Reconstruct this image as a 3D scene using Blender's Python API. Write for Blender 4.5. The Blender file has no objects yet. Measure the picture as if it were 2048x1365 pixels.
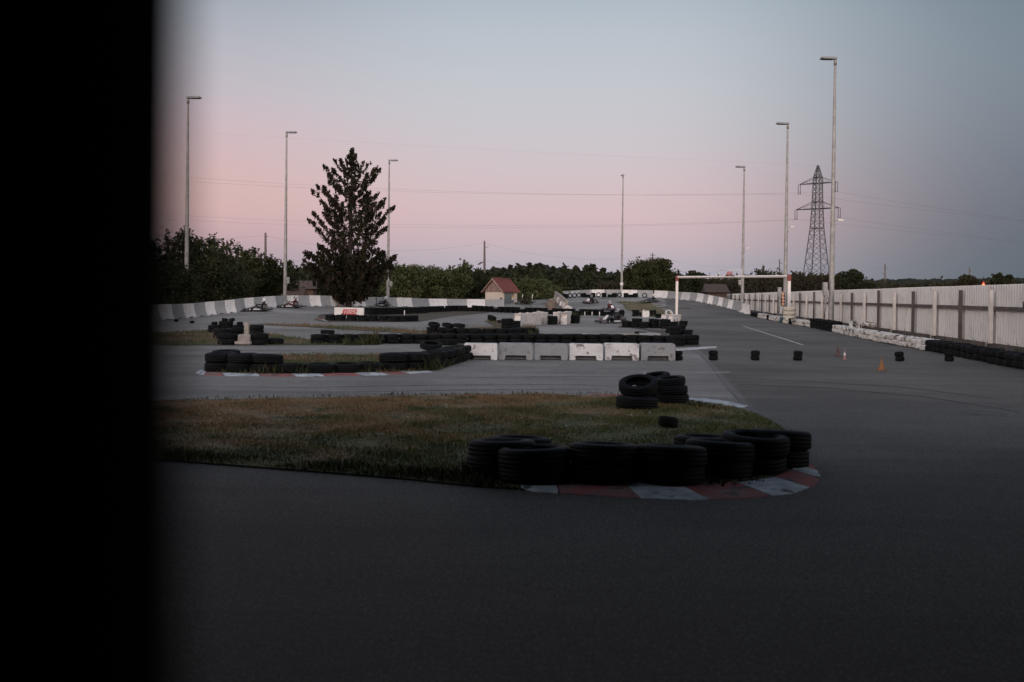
import bpy, bmesh, math, random
import numpy as np
from mathutils import Matrix, Vector

S = bpy.context.scene
COL = S.collection
random.seed(7)
RNG = np.random.default_rng(7)
PI = math.pi

# ------------------------------------------------------------------ camera
CH = 1.7          # eye height
F = 2000.0        # focal length in px of the 2048 px wide photograph
PITCH = 0.011
ROLL = 0.0125
SHIFT = -0.0344
cam = bpy.data.cameras.new('camera')
cam.sensor_width = 36.0
cam.lens = F / 2048 * 36.0
cam.shift_y = SHIFT
cam.clip_start = 0.01
cam.clip_end = 6000
cam.dof.use_dof = True
cam.dof.focus_distance = 45.0
cam.dof.aperture_fstop = 2.5
camo = bpy.data.objects.new('camera', cam)
COL.objects.link(camo)
CR = Matrix.Rotation(PI / 2 - PITCH, 3, 'X') @ Matrix.Rotation(ROLL, 3, 'Z')
camo.matrix_world = Matrix.Translation((0, 0, CH)) @ CR.to_4x4()
S.camera = camo

# ------------------------------------------------------------------ sky and light (dusk, sun just set behind the camera)
S.view_settings.view_transform = 'Standard'
S.view_settings.look = 'None'
S.view_settings.exposure = 0.0
S.view_settings.gamma = 1.0


def lin(c):
    return tuple(((v / 255) / 12.92 if v / 255 <= 0.04045 else ((v / 255 + 0.055) / 1.055) ** 2.4) for v in c)


world = bpy.data.worlds.new('World')
S.world = world
world.use_nodes = True
S.render.filter_size = 1.1
nt = world.node_tree
nt.nodes.clear()
out = nt.nodes.new('ShaderNodeOutputWorld')
bg = nt.nodes.new('ShaderNodeBackground')
nt.links.new(bg.outputs[0], out.inputs[0])
tc = nt.nodes.new('ShaderNodeTexCoord')
sep = nt.nodes.new('ShaderNodeSeparateXYZ')
nt.links.new(tc.outputs['Generated'], sep.inputs[0])


def ramp(stops, fac):
    r = nt.nodes.new('ShaderNodeValToRGB')
    r.color_ramp.interpolation = 'B_SPLINE'
    el = r.color_ramp.elements
    while len(el) > 1:
        el.remove(el[-1])
    el[0].position = stops[0][0]
    el[0].color = (*lin(stops[0][1]), 1)
    for p, c in stops[1:]:
        e = el.new(p)
        e.color = (*lin(c), 1)
    nt.links.new(fac, r.inputs[0])
    return r.outputs[0]


def wmath(op, a, b=None, clamp=False):
    m = nt.nodes.new('ShaderNodeMath')
    m.operation = op
    m.use_clamp = clamp
    for i, v in enumerate((a, b)):
        if v is None:
            continue
        if isinstance(v, (int, float)):
            m.inputs[i].default_value = v
        else:
            nt.links.new(v, m.inputs[i])
    return m.outputs[0]


# elevation ramps (z of the view direction) for the left, middle and right of the eastern sky
Z = wmath('MAXIMUM', sep.outputs['Z'], 0.0)
left = ramp([(0.0, (164, 150, 160)), (0.03, (176, 158, 168)), (0.05, (194, 165, 171)), (0.075, (214, 178, 176)),
             (0.11, (214, 183, 180)), (0.145, (210, 184, 190)), (0.19, (198, 189, 197)), (0.27, (168, 177, 187)),
             (0.6, (104, 120, 140)), (1.0, (90, 104, 125))], Z)
mid = ramp([(0.0, (166, 165, 178)), (0.03, (184, 176, 186)), (0.05, (199, 180, 187)), (0.08, (215, 187, 190)),
            (0.12, (209, 193, 198)), (0.17, (201, 200, 205)), (0.23, (192, 198, 206)), (0.30, (174, 187, 198)),
            (0.6, (104, 122, 142)), (1.0, (90, 104, 125))], Z)
right = ramp([(0.0, (96, 105, 113)), (0.03, (98, 108, 117)), (0.06, (102, 110, 120)), (0.10, (110, 117, 128)),
              (0.16, (122, 131, 142)), (0.23, (124, 138, 150)), (0.30, (108, 125, 138)),
              (0.6, (88, 104, 120)), (1.0, (84, 98, 118))], Z)
west = ramp([(0.0, (232, 190, 168)), (0.06, (240, 205, 178)), (0.15, (236, 216, 200)), (0.3, (214, 212, 214)),
             (0.6, (140, 150, 165)), (1.0, (90, 104, 125))], Z)


def mix(f, a, b):
    m = nt.nodes.new('ShaderNodeMix')
    m.data_type = 'RGBA'
    nt.links.new(f, m.inputs[0])
    nt.links.new(a, m.inputs[6])
    nt.links.new(b, m.inputs[7])
    return m.outputs[2]


def smooth(v, a, b):
    m = nt.nodes.new('ShaderNodeMapRange')
    m.interpolation_type = 'SMOOTHERSTEP'
    nt.links.new(v, m.inputs[0])
    m.inputs[1].default_value = a
    m.inputs[2].default_value = b
    return m.outputs[0]


X = sep.outputs['X']
c1 = mix(smooth(X, -0.36, 0.02), left, mid)
c2 = mix(smooth(X, 0.08, 0.52), c1, right)
wb = nt.nodes.new('ShaderNodeVectorMath')
wb.operation = 'SCALE'
wb.inputs['Scale'].default_value = 3.0
nt.links.new(west, wb.inputs[0])
c3 = mix(smooth(wmath('MULTIPLY', sep.outputs['Y'], -1), -0.5, 0.5), c2, wb.outputs[0])
nt.links.new(c3, bg.inputs[0])
bg.inputs[1].default_value = 1.0

sd = bpy.data.lights.new('sun', 'SUN')
sd.energy = 1.1
sd.angle = math.radians(50)
sd.color = (1.0, 0.80, 0.68)
sun = bpy.data.objects.new('sun', sd)
COL.objects.link(sun)
# afterglow comes from the west, behind the camera, a little from the left
sun.rotation_euler = Vector((0.35, 1.0, -0.30)).to_track_quat('-Z', 'Y').to_euler()


# ------------------------------------------------------------------ photo pixel -> ray
def ray(x, y):
    return CR @ Vector(((x - 1024) / F, (682.5 - y) / F + SHIFT * 2048 / F, -1.0))


def P(x, y, Y):
    d = ray(x, y)
    t = Y / d.y
    return Vector((d.x * t, Y, CH + d.z * t))


def hor(x):
    return 590 + 0.0125 * (x - 1024)


# ------------------------------------------------------------------ terrain height
CP = []
for X_ in range(-44, 45, 6):
    for Y_ in range(-20, 96, 6):
        if X_ < -12 and Y_ > 46:
            continue
        if Y_ > 88 and X_ < 22:
            continue
        CP.append((X_, Y_, 0.0))
for Y_ in range(60, 190, 6):
    CP.append((14.5 + 0.14 * (Y_ - 24) + 2, Y_, 0.0))
    CP.append((14.5 + 0.14 * (Y_ - 24) + 9, Y_, 0.0))
for (x, y, k) in [(324, 641, 35), (433, 630, 29.5), (500, 622, 28.5), (573, 613, 25), (663, 613, 24), (760, 614, 21.5),
                  (860, 615, 19.5), (1000, 616, 19), (1127, 622, 20), (1103, 600, 17), (1155, 594.5, 16.5),
                  (1200, 594, 16), (1243, 594.5, 16), (1285, 595, 16.3), (1320, 596, 17), (1350, 599, 17.8), (1377, 601.7, 18.5),
                  (1434, 612, 19.5), (1460, 618, 20), (1490, 628, 20.5), (1300, 607, 17.4), (1180, 608, 18.2), (1222, 622, 19.5),
                  (1340, 620, 20.5), (1400, 625, 21.5)]:
    Zc = CH - (y - hor(x)) / k
    CP.append(((x - 1024) / k, F / k, Zc))
    if x > 1100 and y < 603 and not (x in (1300, 1180)):       # the bank carries on level behind the barrier
        for e_ in (4, 9, 15):
            CP.append(((x - 1024) / k * (1 + e_ * k / F), F / k + e_, Zc + .03))
CP = np.array(CP, float)
gx = np.arange(-120, 121, 2.0)
gy = np.arange(-40, 241, 2.0)
GXX, GYY = np.meshgrid(gx, gy, indexing='ij')
GZ = np.zeros_like(GXX)
target = CP[:, 2].copy()
res = target.copy()
for it in range(6):                       # kernel smoothing, residuals fed back
    num = np.zeros_like(GXX)
    den = np.full_like(GXX, 1e-5)
    hh = (5.5, 4.6, 4.0, 3.6, 3.4, 3.2)[it]
    for (cx, cy, _), r_ in zip(CP, res):
        w = np.exp(-((GXX - cx) ** 2 + (GYY - cy) ** 2) / (2 * hh ** 2))
        num += w * r_
        den += w
    GZ += num / den
    fi = np.clip((CP[:, 0] - gx[0]) / 2, 0, len(gx) - 1.01); fj = np.clip((CP[:, 1] - gy[0]) / 2, 0, len(gy) - 1.01)
    i_, j_ = fi.astype(int), fj.astype(int); a_, b_ = fi - i_, fj - j_
    cur = GZ[i_, j_] * (1 - a_) * (1 - b_) + GZ[i_ + 1, j_] * a_ * (1 - b_) + GZ[i_, j_ + 1] * (1 - a_) * b_ + GZ[i_ + 1, j_ + 1] * a_ * b_
    res = target - cur


def G(x, y):
    fx = (x - gx[0]) / 2.0
    fy = (y - gy[0]) / 2.0
    if fx < 0 or fy < 0 or fx >= len(gx) - 1 or fy >= len(gy) - 1:
        return 0.0
    i = int(fx); j = int(fy)
    a = fx - i; b = fy - j
    return float(GZ[i, j] * (1 - a) * (1 - b) + GZ[i + 1, j] * a * (1 - b) + GZ[i, j + 1] * (1 - a) * b + GZ[i + 1, j + 1] * a * b)


def W(x, y, ymax=170.0):
    """ground point seen at photo pixel x, y"""
    d = ray(x, y)
    if d.z < 0:
        t0 = max(2.0, min(60.0, -CH / d.z * d.y * 0.55))
    else:
        t0 = 60.0
    Y = t0
    step = 0.5
    prev = Y
    while Y < ymax:
        if CH + d.z * Y / d.y <= G(d.x * Y / d.y, Y):
            break
        prev = Y
        Y += step
    lo, hi = prev, Y
    for _ in range(20):
        m = (lo + hi) / 2
        if CH + d.z * m / d.y <= G(d.x * m / d.y, m):
            hi = m
        else:
            lo = m
    return Vector((d.x * hi / d.y, hi, G(d.x * hi / d.y, hi)))


# ------------------------------------------------------------------ materials
def mat(name, col, rough=0.7, col2=None, scale=4.0, detail=6.0, lo=0.4, hi=0.6, bump=0.0, bscale=None, metal=0.0,
        spec=0.5, coord='Object', bias=None, col3=None, scale3=1.0, lo3=0.5, hi3=0.6, emit=None, estr=0.0, rnd=0.0):
    m = bpy.data.materials.new(name)
    m.use_nodes = True
    n = m.node_tree
    b = n.nodes['Principled BSDF']
    b.inputs['Roughness'].default_value = rough
    b.inputs['Metallic'].default_value = metal
    b.inputs['Specular IOR Level'].default_value = spec
    b.inputs['Base Color'].default_value = (*col, 1)
    if coord == 'World':
        g = n.nodes.new('ShaderNodeNewGeometry')
        vec = g.outputs['Position']
    else:
        t = n.nodes.new('ShaderNodeTexCoord')
        vec = t.outputs[coord]
        if rnd:
            oi = n.nodes.new('ShaderNodeObjectInfo')
            mm = n.nodes.new('ShaderNodeVectorMath')
            mm.operation = 'MULTIPLY_ADD'
            mm.inputs[1].default_value = (37, 21, 53)
            n.links.new(oi.outputs['Random'], mm.inputs[0])
            n.links.new(vec, mm.inputs[2])
            vec = mm.outputs[0]

    def layer(prev, c, sc, l, h):
        no = n.nodes.new('ShaderNodeTexNoise')
        no.inputs['Scale'].default_value = sc
        no.inputs['Detail'].default_value = detail
        no.inputs['Roughness'].default_value = 0.62
        n.links.new(vec, no.inputs['Vector'])
        mr = n.nodes.new('ShaderNodeMapRange')
        mr.inputs[1].default_value = l
        mr.inputs[2].default_value = h
        val = no.outputs[0]
        if bias and sc == scale:
            dp = n.nodes.new('ShaderNodeVectorMath'); dp.operation = 'DOT_PRODUCT'; dp.inputs[1].default_value = (bias[0], bias[1], 0)
            n.links.new(vec, dp.inputs[0])
            ad = n.nodes.new('ShaderNodeMath'); ad.operation = 'ADD'
            n.links.new(dp.outputs['Value'], ad.inputs[0]); ad.inputs[1].default_value = bias[2]
            a2 = n.nodes.new('ShaderNodeMath'); a2.operation = 'ADD'
            n.links.new(ad.outputs[0], a2.inputs[0]); n.links.new(val, a2.inputs[1]); val = a2.outputs[0]
        n.links.new(val, mr.inputs[0])
        mx = n.nodes.new('ShaderNodeMix')
        mx.data_type = 'RGBA'
        n.links.new(mr.outputs[0], mx.inputs[0])
        if isinstance(prev, tuple):
            mx.inputs[6].default_value = (*prev, 1)
        else:
            n.links.new(prev, mx.inputs[6])
        mx.inputs[7].default_value = (*c, 1)
        return mx.outputs[2]
    cur = col
    if col2:
        cur = layer(cur, col2, scale, lo, hi)
    if col3:
        cur = layer(cur, col3, scale3, lo3, hi3)
    if not isinstance(cur, tuple):
        n.links.new(cur, b.inputs['Base Color'])
    if bump:
        no = n.nodes.new('ShaderNodeTexNoise')
        no.inputs['Scale'].default_value = bscale or scale * 3
        no.inputs['Detail'].default_value = 5
        n.links.new(vec, no.inputs['Vector'])
        bm = n.nodes.new('ShaderNodeBump')
        bm.inputs['Strength'].default_value = 1.0
        bm.inputs['Distance'].default_value = bump
        n.links.new(no.outputs[0], bm.inputs['Height'])
        n.links.new(bm.outputs[0], b.inputs['Normal'])
    if emit:
        b.inputs['Emission Color'].default_value = (*emit, 1)
        b.inputs['Emission Strength'].default_value = estr
    return m


def asphalt_mat():
    m = bpy.data.materials.new('asphalt')
    m.use_nodes = True
    n = m.node_tree
    b = n.nodes['Principled BSDF']
    g = n.nodes.new('ShaderNodeNewGeometry')

    def noise(sc, det=5, ro=0.6, sx=1.0, sy=1.0, dist=0.0):
        mp = n.nodes.new('ShaderNodeMapping')
        mp.inputs['Scale'].default_value = (sx, sy, 1)
        n.links.new(g.outputs['Position'], mp.inputs[0])
        no = n.nodes.new('ShaderNodeTexNoise')
        no.inputs['Scale'].default_value = sc
        no.inputs['Detail'].default_value = det
        no.inputs['Roughness'].default_value = ro
        no.inputs['Distortion'].default_value = dist
        n.links.new(mp.outputs[0], no.inputs['Vector'])
        return no.outputs[0]

    def rng(v, a, b_, c, d):
        r = n.nodes.new('ShaderNodeMapRange')
        r.inputs[1].default_value = a
        r.inputs[2].default_value = b_
        r.inputs[3].default_value = c
        r.inputs[4].default_value = d
        n.links.new(v, r.inputs[0])
        return r.outputs[0]

    def mul(a, c):
        x = n.nodes.new('ShaderNodeMath')
        x.operation = 'MULTIPLY'
        n.links.new(a, x.inputs[0])
        n.links.new(c, x.inputs[1])
        return x.outputs[0]
    grain = rng(noise(60, 4, 0.85), 0.41, 0.60, 0.25, 1.9)
    patch = rng(noise(0.16, 6, 0.6, dist=0.4), 0.35, 0.68, 0.70, 1.32)
    streak = rng(noise(0.9, 5, 0.65, 0.10, 1.3, 0.5), 0.36, 0.66, 0.82, 1.14)
    spots = rng(noise(2.2, 5, 0.7), 0.62, 0.72, 1.0, 0.72)
    # older, browner tarmac to the right of the long joint, bluer newer tarmac to the left
    sp = n.nodes.new('ShaderNodeSeparateXYZ')
    n.links.new(g.outputs['Position'], sp.inputs[0])
    f = mul(mul(grain, patch), mul(streak, spots))
    mx = n.nodes.new('ShaderNodeMix')
    mx.data_type = 'RGBA'
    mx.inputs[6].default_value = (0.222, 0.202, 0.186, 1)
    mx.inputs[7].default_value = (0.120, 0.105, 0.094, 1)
    # signed distance to the joint line through (5.1,27) and (4.0,14)
    ln = n.nodes.new('ShaderNodeVectorMath')
    ln.operation = 'DOT_PRODUCT'
    a = W(1397, 700); c = W(1530, 850)
    nrm = Vector((a.y - c.y, -(a.x - c.x), 0)).normalized()
    ln.inputs[1].default_value = nrm
    n.links.new(g.outputs['Position'], ln.inputs[0])
    off = nrm.dot(Vector((a.x, a.y, 0)))
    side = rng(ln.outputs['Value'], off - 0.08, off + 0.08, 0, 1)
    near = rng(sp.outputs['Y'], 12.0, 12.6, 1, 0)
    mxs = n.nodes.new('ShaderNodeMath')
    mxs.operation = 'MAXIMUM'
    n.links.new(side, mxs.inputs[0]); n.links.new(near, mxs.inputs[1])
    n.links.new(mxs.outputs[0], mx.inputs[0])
    vm = n.nodes.new('ShaderNodeVectorMath')
    vm.operation = 'SCALE'
    n.links.new(mx.outputs[2], vm.inputs[0])
    n.links.new(f, vm.inputs['Scale'])
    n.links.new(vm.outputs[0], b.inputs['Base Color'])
    b.inputs['Roughness'].default_value = 0.72
    b.inputs['Specular IOR Level'].default_value = 0.35
    bm = n.nodes.new('ShaderNodeBump')
    bm.inputs['Distance'].default_value = 0.006
    bm.inputs['Strength'].default_value = 0.9
    n.links.new(grain, bm.inputs['Height'])
    n.links.new(bm.outputs[0], b.inputs['Normal'])
    return m


M = {}
M['asphalt'] = asphalt_mat()
M['ground'] = mat('meadow_soil', (0.035, 0.040, 0.018), 0.95, (0.075, 0.055, 0.032), 0.35, coord='World')
M['turf'] = mat('turf_soil', (0.054, 0.052, 0.026), 0.95, (0.130, 0.074, 0.048), 0.45, lo=0.46, hi=0.60, coord='World', bump=0.03, bscale=14,
                col3=(0.034, 0.040, 0.018), scale3=1.7, lo3=0.5, hi3=0.66)
M['lawn'] = mat('lawn_soil', (0.086, 0.080, 0.032), 0.95, (0.185, 0.112, 0.060), 0.8, lo=0.40, hi=0.62, coord='World', bump=0.03, bscale=14, bias=(-0.035, 0.04, -0.55),
                col3=(0.036, 0.040, 0.016), scale3=1.7, lo3=0.52, hi3=0.66)
M['lawnblade'] = mat('lawn_blades', (0.104, 0.102, 0.034), 0.9, (0.235, 0.145, 0.075), 0.8, lo=0.40, hi=0.62, coord='World', spec=0.1, bias=(-0.035, 0.04, -0.55),
                     col3=(0.056, 0.068, 0.024), scale3=1.7, lo3=0.52, hi3=0.66)
M['skid'] = mat('tyre_rubber_marks', (0.08, 0.073, 0.068), 0.85, (0.15, 0.138, 0.128), 2.2, lo=0.36, hi=0.56, coord='World', spec=0.2, bump=0.006, bscale=60)
M['skiddark'] = mat('dark_tyre_rubber_marks', (0.048, 0.043, 0.040), 0.75, (0.082, 0.073, 0.067), 1.6, lo=0.36, hi=0.52, coord='World', spec=0.15, bump=0.006, bscale=60)
M['dryturf'] = mat('dry_turf', (0.140, 0.104, 0.056), 0.95, (0.080, 0.074, 0.032), 0.5, coord='World', bump=0.03, bscale=10)
M['dirt'] = mat('dirt', (0.06, 0.045, 0.034), 0.95, (0.035, 0.03, 0.02), 0.9, coord='World')
M['rubber'] = mat('tyre_rubber', (0.0030, 0.0031, 0.0035), 0.65, (0.0065, 0.0065, 0.0066), 5, rnd=1, spec=0.12, bump=0.006, bscale=30, col3=(0.016, 0.0145, 0.013), scale3=3, lo3=0.64, hi3=0.8)
M['rubber_white'] = mat('white_painted_rubber', (0.50, 0.47, 0.44), 0.7, (0.03, 0.027, 0.025), 4.5, lo=0.54, hi=0.60, rnd=1, bump=0.01, bscale=12,
                        col3=(0.25, 0.21, 0.18), scale3=2.5, lo3=0.52, hi3=0.7)
M['rubber_cream'] = mat('cream_painted_rubber', (0.48, 0.42, 0.33), 0.7, (0.16, 0.13, 0.10), 4, lo=0.55, hi=0.66, rnd=1)
M['rubber_blue'] = mat('blue_painted_rubber', (0.022, 0.075, 0.11), 0.6, (0.02, 0.03, 0.035), 5, rnd=1)
M['wpaint'] = mat('white_painted_concrete', (0.64, 0.60, 0.58), 0.8, (0.42, 0.38, 0.36), 2.2, lo=0.5, hi=0.75, rnd=1, bump=0.004, bscale=30,
                  col3=(0.22, 0.18, 0.155), scale3=6, lo3=0.585, hi3=0.64)
M['gpaint'] = mat('grey_painted_concrete', (0.235, 0.235, 0.24), 0.8, (0.30, 0.29, 0.28), 2.0, lo=0.4, hi=0.7, rnd=1, bump=0.004, bscale=30,
                  col3=(0.15, 0.125, 0.11), scale3=6, lo3=0.585, hi3=0.65)
M['wbar'] = mat('white_barrier_paint', (0.60, 0.57, 0.56), 0.8, (0.46, 0.43, 0.42), 1.5, lo=0.45, hi=0.75, rnd=1, bump=0.004, bscale=25,
                col3=(0.30, 0.27, 0.25), scale3=4, lo3=0.60, hi3=0.70)
M['gbar'] = mat('grey_barrier_paint', (0.225, 0.225, 0.23), 0.8, (0.30, 0.29, 0.285), 1.2, lo=0.4, hi=0.75, rnd=1, bump=0.004, bscale=25,
                col3=(0.15, 0.14, 0.135), scale3=3, lo3=0.62, hi3=0.70)
M['tanconc'] = mat('bare_concrete', (0.33, 0.28, 0.24), 0.9, (0.22, 0.19, 0.17), 2.5, rnd=1, bump=0.006)
M['galv'] = mat('galvanised_steel', (0.30, 0.29, 0.28), 0.5, (0.22, 0.21, 0.205), 3, metal=0.35, coord='Object')
M['darkmetal'] = mat('dark_steel', (0.05, 0.045, 0.045), 0.6, (0.09, 0.075, 0.07), 6)
M['rail'] = mat('rusty_dark_steel', (0.060, 0.048, 0.046), 0.8, (0.105, 0.08, 0.07), 3)
M['sheet'] = mat('corrugated_steel_sheet', (0.47, 0.455, 0.44), 0.55, (0.56, 0.54, 0.52), 0.8, lo=0.3, hi=0.7, metal=0.0, spec=0.4,
                 col3=(0.34, 0.31, 0.285), scale3=2.2, lo3=0.55, hi3=0.75)
M['lightpost'] = mat('pale_steel_post', (0.64, 0.58, 0.53), 0.6, (0.53, 0.48, 0.44), 2.5)
M['whitemetal'] = mat('white_painted_steel', (0.68, 0.62, 0.58), 0.5, (0.5, 0.42, 0.38), 3, lo=0.55, hi=0.8)
M['redpaint'] = mat('red_paint', (0.22, 0.035, 0.028), 0.6, (0.13, 0.035, 0.03), 6)
M['kerbred'] = mat('worn_red_kerb_paint', (0.26, 0.062, 0.055), 0.85, (0.20, 0.12, 0.11), 3.2, lo=0.42, hi=0.62, coord='World', bump=0.006, bscale=18,
                   col3=(0.06, 0.052, 0.05), scale3=6, lo3=0.56, hi3=0.62)
M['kerbwhite'] = mat('worn_white_kerb_paint', (0.46, 0.47, 0.47), 0.85, (0.27, 0.27, 0.28), 3.5, lo=0.42, hi=0.62, coord='World', bump=0.006, bscale=18,
                     col3=(0.06, 0.055, 0.052), scale3=5, lo3=0.56, hi3=0.61)
M['linepaint'] = mat('worn_line_paint', (0.46, 0.44, 0.42), 0.8, (0.14, 0.134, 0.13), 5, lo=0.46, hi=0.66, coord='World')
M['faintpaint'] = mat('faded_line_paint', (0.30, 0.28, 0.27), 0.8, (0.12, 0.11, 0.106), 3, lo=0.44, hi=0.60, coord='World')
M['tar'] = mat('bitumen_joint', (0.060, 0.058, 0.057), 0.8, (0.10, 0.095, 0.09), 4, lo=0.35, hi=0.6, coord='World')
M['black'] = mat('black_paint', (0.004, 0.004, 0.0045), 0.9, (0.006, 0.006, 0.006), 8, spec=0.05)
M['blackplastic'] = mat('black_plastic', (0.015, 0.015, 0.017), 0.4)
M['redplastic'] = mat('red_plastic', (0.28, 0.02, 0.02), 0.4)
M['whiteplastic'] = mat('white_plastic', (0.62, 0.60, 0.60), 0.45, (0.5, 0.47, 0.46), 4)
M['dirtyplastic'] = mat('dirty_white_plastic', (0.55, 0.50, 0.47), 0.6, (0.33, 0.28, 0.25), 5, lo=0.5, hi=0.68, rnd=1)
M['bluesuit'] = mat('dark_blue_cloth', (0.016, 0.022, 0.036), 0.8)
M['blacksuit'] = mat('black_cloth', (0.012, 0.012, 0.014), 0.85)
M['redsuit'] = mat('dark_red_cloth', (0.085, 0.014, 0.018), 0.8)
M['chrome'] = mat('steel_tube', (0.35, 0.34, 0.34), 0.35, metal=0.7)
M['greyhelmet'] = mat('grey_helmet', (0.34, 0.34, 0.36), 0.35, (0.12, 0.12, 0.13), 9, lo=.5, hi=.56)
M['patch'] = mat('tarmac_patch', (0.135, 0.122, 0.112), 0.75, (0.17, 0.155, 0.143), 40, lo=.4, hi=.6, coord='World', spec=.3, bump=.006, bscale=60)
M['visor'] = mat('dark_visor', (0.01, 0.01, 0.012), 0.15)
M['bark'] = mat('bark', (0.060, 0.045, 0.038), 0.95, (0.035, 0.027, 0.023), 5, bump=0.02, bscale=10)
M['leaf_willow'] = mat('willow_leaves', (0.0231, 0.0286, 0.0095), 0.8, (0.0394, 0.0408, 0.0150), 0.9, spec=0.2)
M['leaf_dark'] = mat('dark_leaves', (0.0136, 0.0184, 0.0061), 0.85, (0.0231, 0.0245, 0.0102), 0.8, spec=0.2)
M['leaf_green'] = mat('fresh_leaves', (0.044, 0.056, 0.020), 0.8, (0.066, 0.068, 0.028), 0.7, spec=0.2)
M['leaf_twig'] = mat('budding_twigs', (0.0354, 0.0272, 0.0190), 0.9, (0.0272, 0.0272, 0.0122), 0.7, spec=0.2)
M['needle'] = mat('spruce_needles', (0.016, 0.016, 0.008), 0.85, (0.036, 0.024, 0.016), 1.3, lo=0.46, hi=0.62, spec=0.15)
M['forest'] = mat('far_forest', (0.0163, 0.0204, 0.0082), 0.95, (0.0272, 0.0272, 0.0136), 0.06, coord='World', spec=0.1)
M['farhill'] = mat('far_hill_cover', (0.0190, 0.0231, 0.0136), 0.95, (0.0306, 0.0286, 0.0190), 0.012, coord='World', spec=0.1)
M['grass'] = mat('grass_blades', (0.060, 0.064, 0.026), 0.8, (0.150, 0.090, 0.055), 0.45, lo=0.47, hi=0.60, coord='World', spec=0.2)
M['weed'] = mat('weed_leaves', (0.034, 0.038, 0.014), 0.9, (0.080, 0.060, 0.03), 2.0, lo=0.55, hi=0.7, coord='World', spec=0.2)
M['flower'] = mat('pale_seed_heads', (0.42, 0.40, 0.33), 0.8)
M['plaster'] = mat('cream_plaster', (0.52, 0.43, 0.37), 0.9, (0.44, 0.37, 0.32), 1.5, bump=0.003)
M['rooftile'] = mat('red_roof_tiles', (0.15, 0.040, 0.032), 0.8, (0.11, 0.036, 0.030), 3)
M['board'] = mat('weathered_gable_boards', (0.30, 0.19, 0.16), 0.85, (0.18, 0.115, 0.10), 4)
M['doorgrey'] = mat('grey_blue_door', (0.10, 0.115, 0.125), 0.6, (0.085, 0.095, 0.10), 3)
M['brownwall'] = mat('brown_brick', (0.075, 0.045, 0.034), 0.9, (0.05, 0.034, 0.028), 1.0)
M['brownroof'] = mat('brown_roof', (0.045, 0.030, 0.027), 0.9, (0.06, 0.036, 0.03), 0.8)
M['yellow'] = mat('yellow_sign', (0.5, 0.28, 0.02), 0.6)
M['conebrown'] = mat('faded_red_cone', (0.065, 0.030, 0.030), 0.7, (0.10, 0.042, 0.04), 8)
M['coneorange'] = mat('orange_cone', (0.25, 0.10, 0.03), 0.8, (0.16, 0.085, 0.05), 8)
M['conered'] = mat('pale_red_cone', (0.26, 0.12, 0.10), 0.7, (0.20, 0.13, 0.12), 8)
M['signred'] = mat('sign_red', (0.38, 0.012, 0.02), 0.5)
M['signwhite'] = mat('sign_white', (0.62, 0.58, 0.56), 0.6, (0.54, 0.50, 0.48), 2)
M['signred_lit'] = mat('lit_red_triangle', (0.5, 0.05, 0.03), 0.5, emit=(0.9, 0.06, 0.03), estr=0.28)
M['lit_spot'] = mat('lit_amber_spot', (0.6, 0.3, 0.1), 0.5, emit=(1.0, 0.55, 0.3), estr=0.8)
M['lens_ring'] = mat('lamp_ring', (0.70, 0.40, 0.27), 0.3, emit=(0.9, 0.32, 0.16), estr=0.12)
M['lens_core'] = mat('lamp_core', (0.30, 0.05, 0.03), 0.3)
M['glassdark'] = mat('dark_lamp_glass', (0.02, 0.02, 0.02), 0.15)
M['rock'] = mat('boulder', (0.16, 0.12, 0.095), 0.9, (0.09, 0.07, 0.055), 4, bump=0.03)
M['poleconc'] = mat('weathered_pole', (0.13, 0.10, 0.09), 0.9, (0.09, 0.07, 0.065), 3)
M['pylon'] = mat('pylon_steel', (0.065, 0.065, 0.072), 0.6)
M['wire'] = mat('wire', (0.16, 0.14, 0.15), 0.6)


# ------------------------------------------------------------------ object helpers
def setp(o, label=None, cat=None, group=None, kind=None):
    if label: o['label'] = label
    if cat: o['category'] = cat
    if group: o['group'] = group
    if kind: o['kind'] = kind
    return o


def link(name, mesh, parent=None, loc=None, rot=None):
    o = bpy.data.objects.new(name, mesh)
    COL.objects.link(o)
    if parent: o.parent = parent
    if loc is not None: o.location = loc
    if rot is not None: o.rotation_euler = rot
    return o


def thing(name, label, cat, loc=(0, 0, 0), rz=0.0, group=None):
    return setp(link(name, None, None, loc, (0, 0, rz)), label, cat, group)


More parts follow.
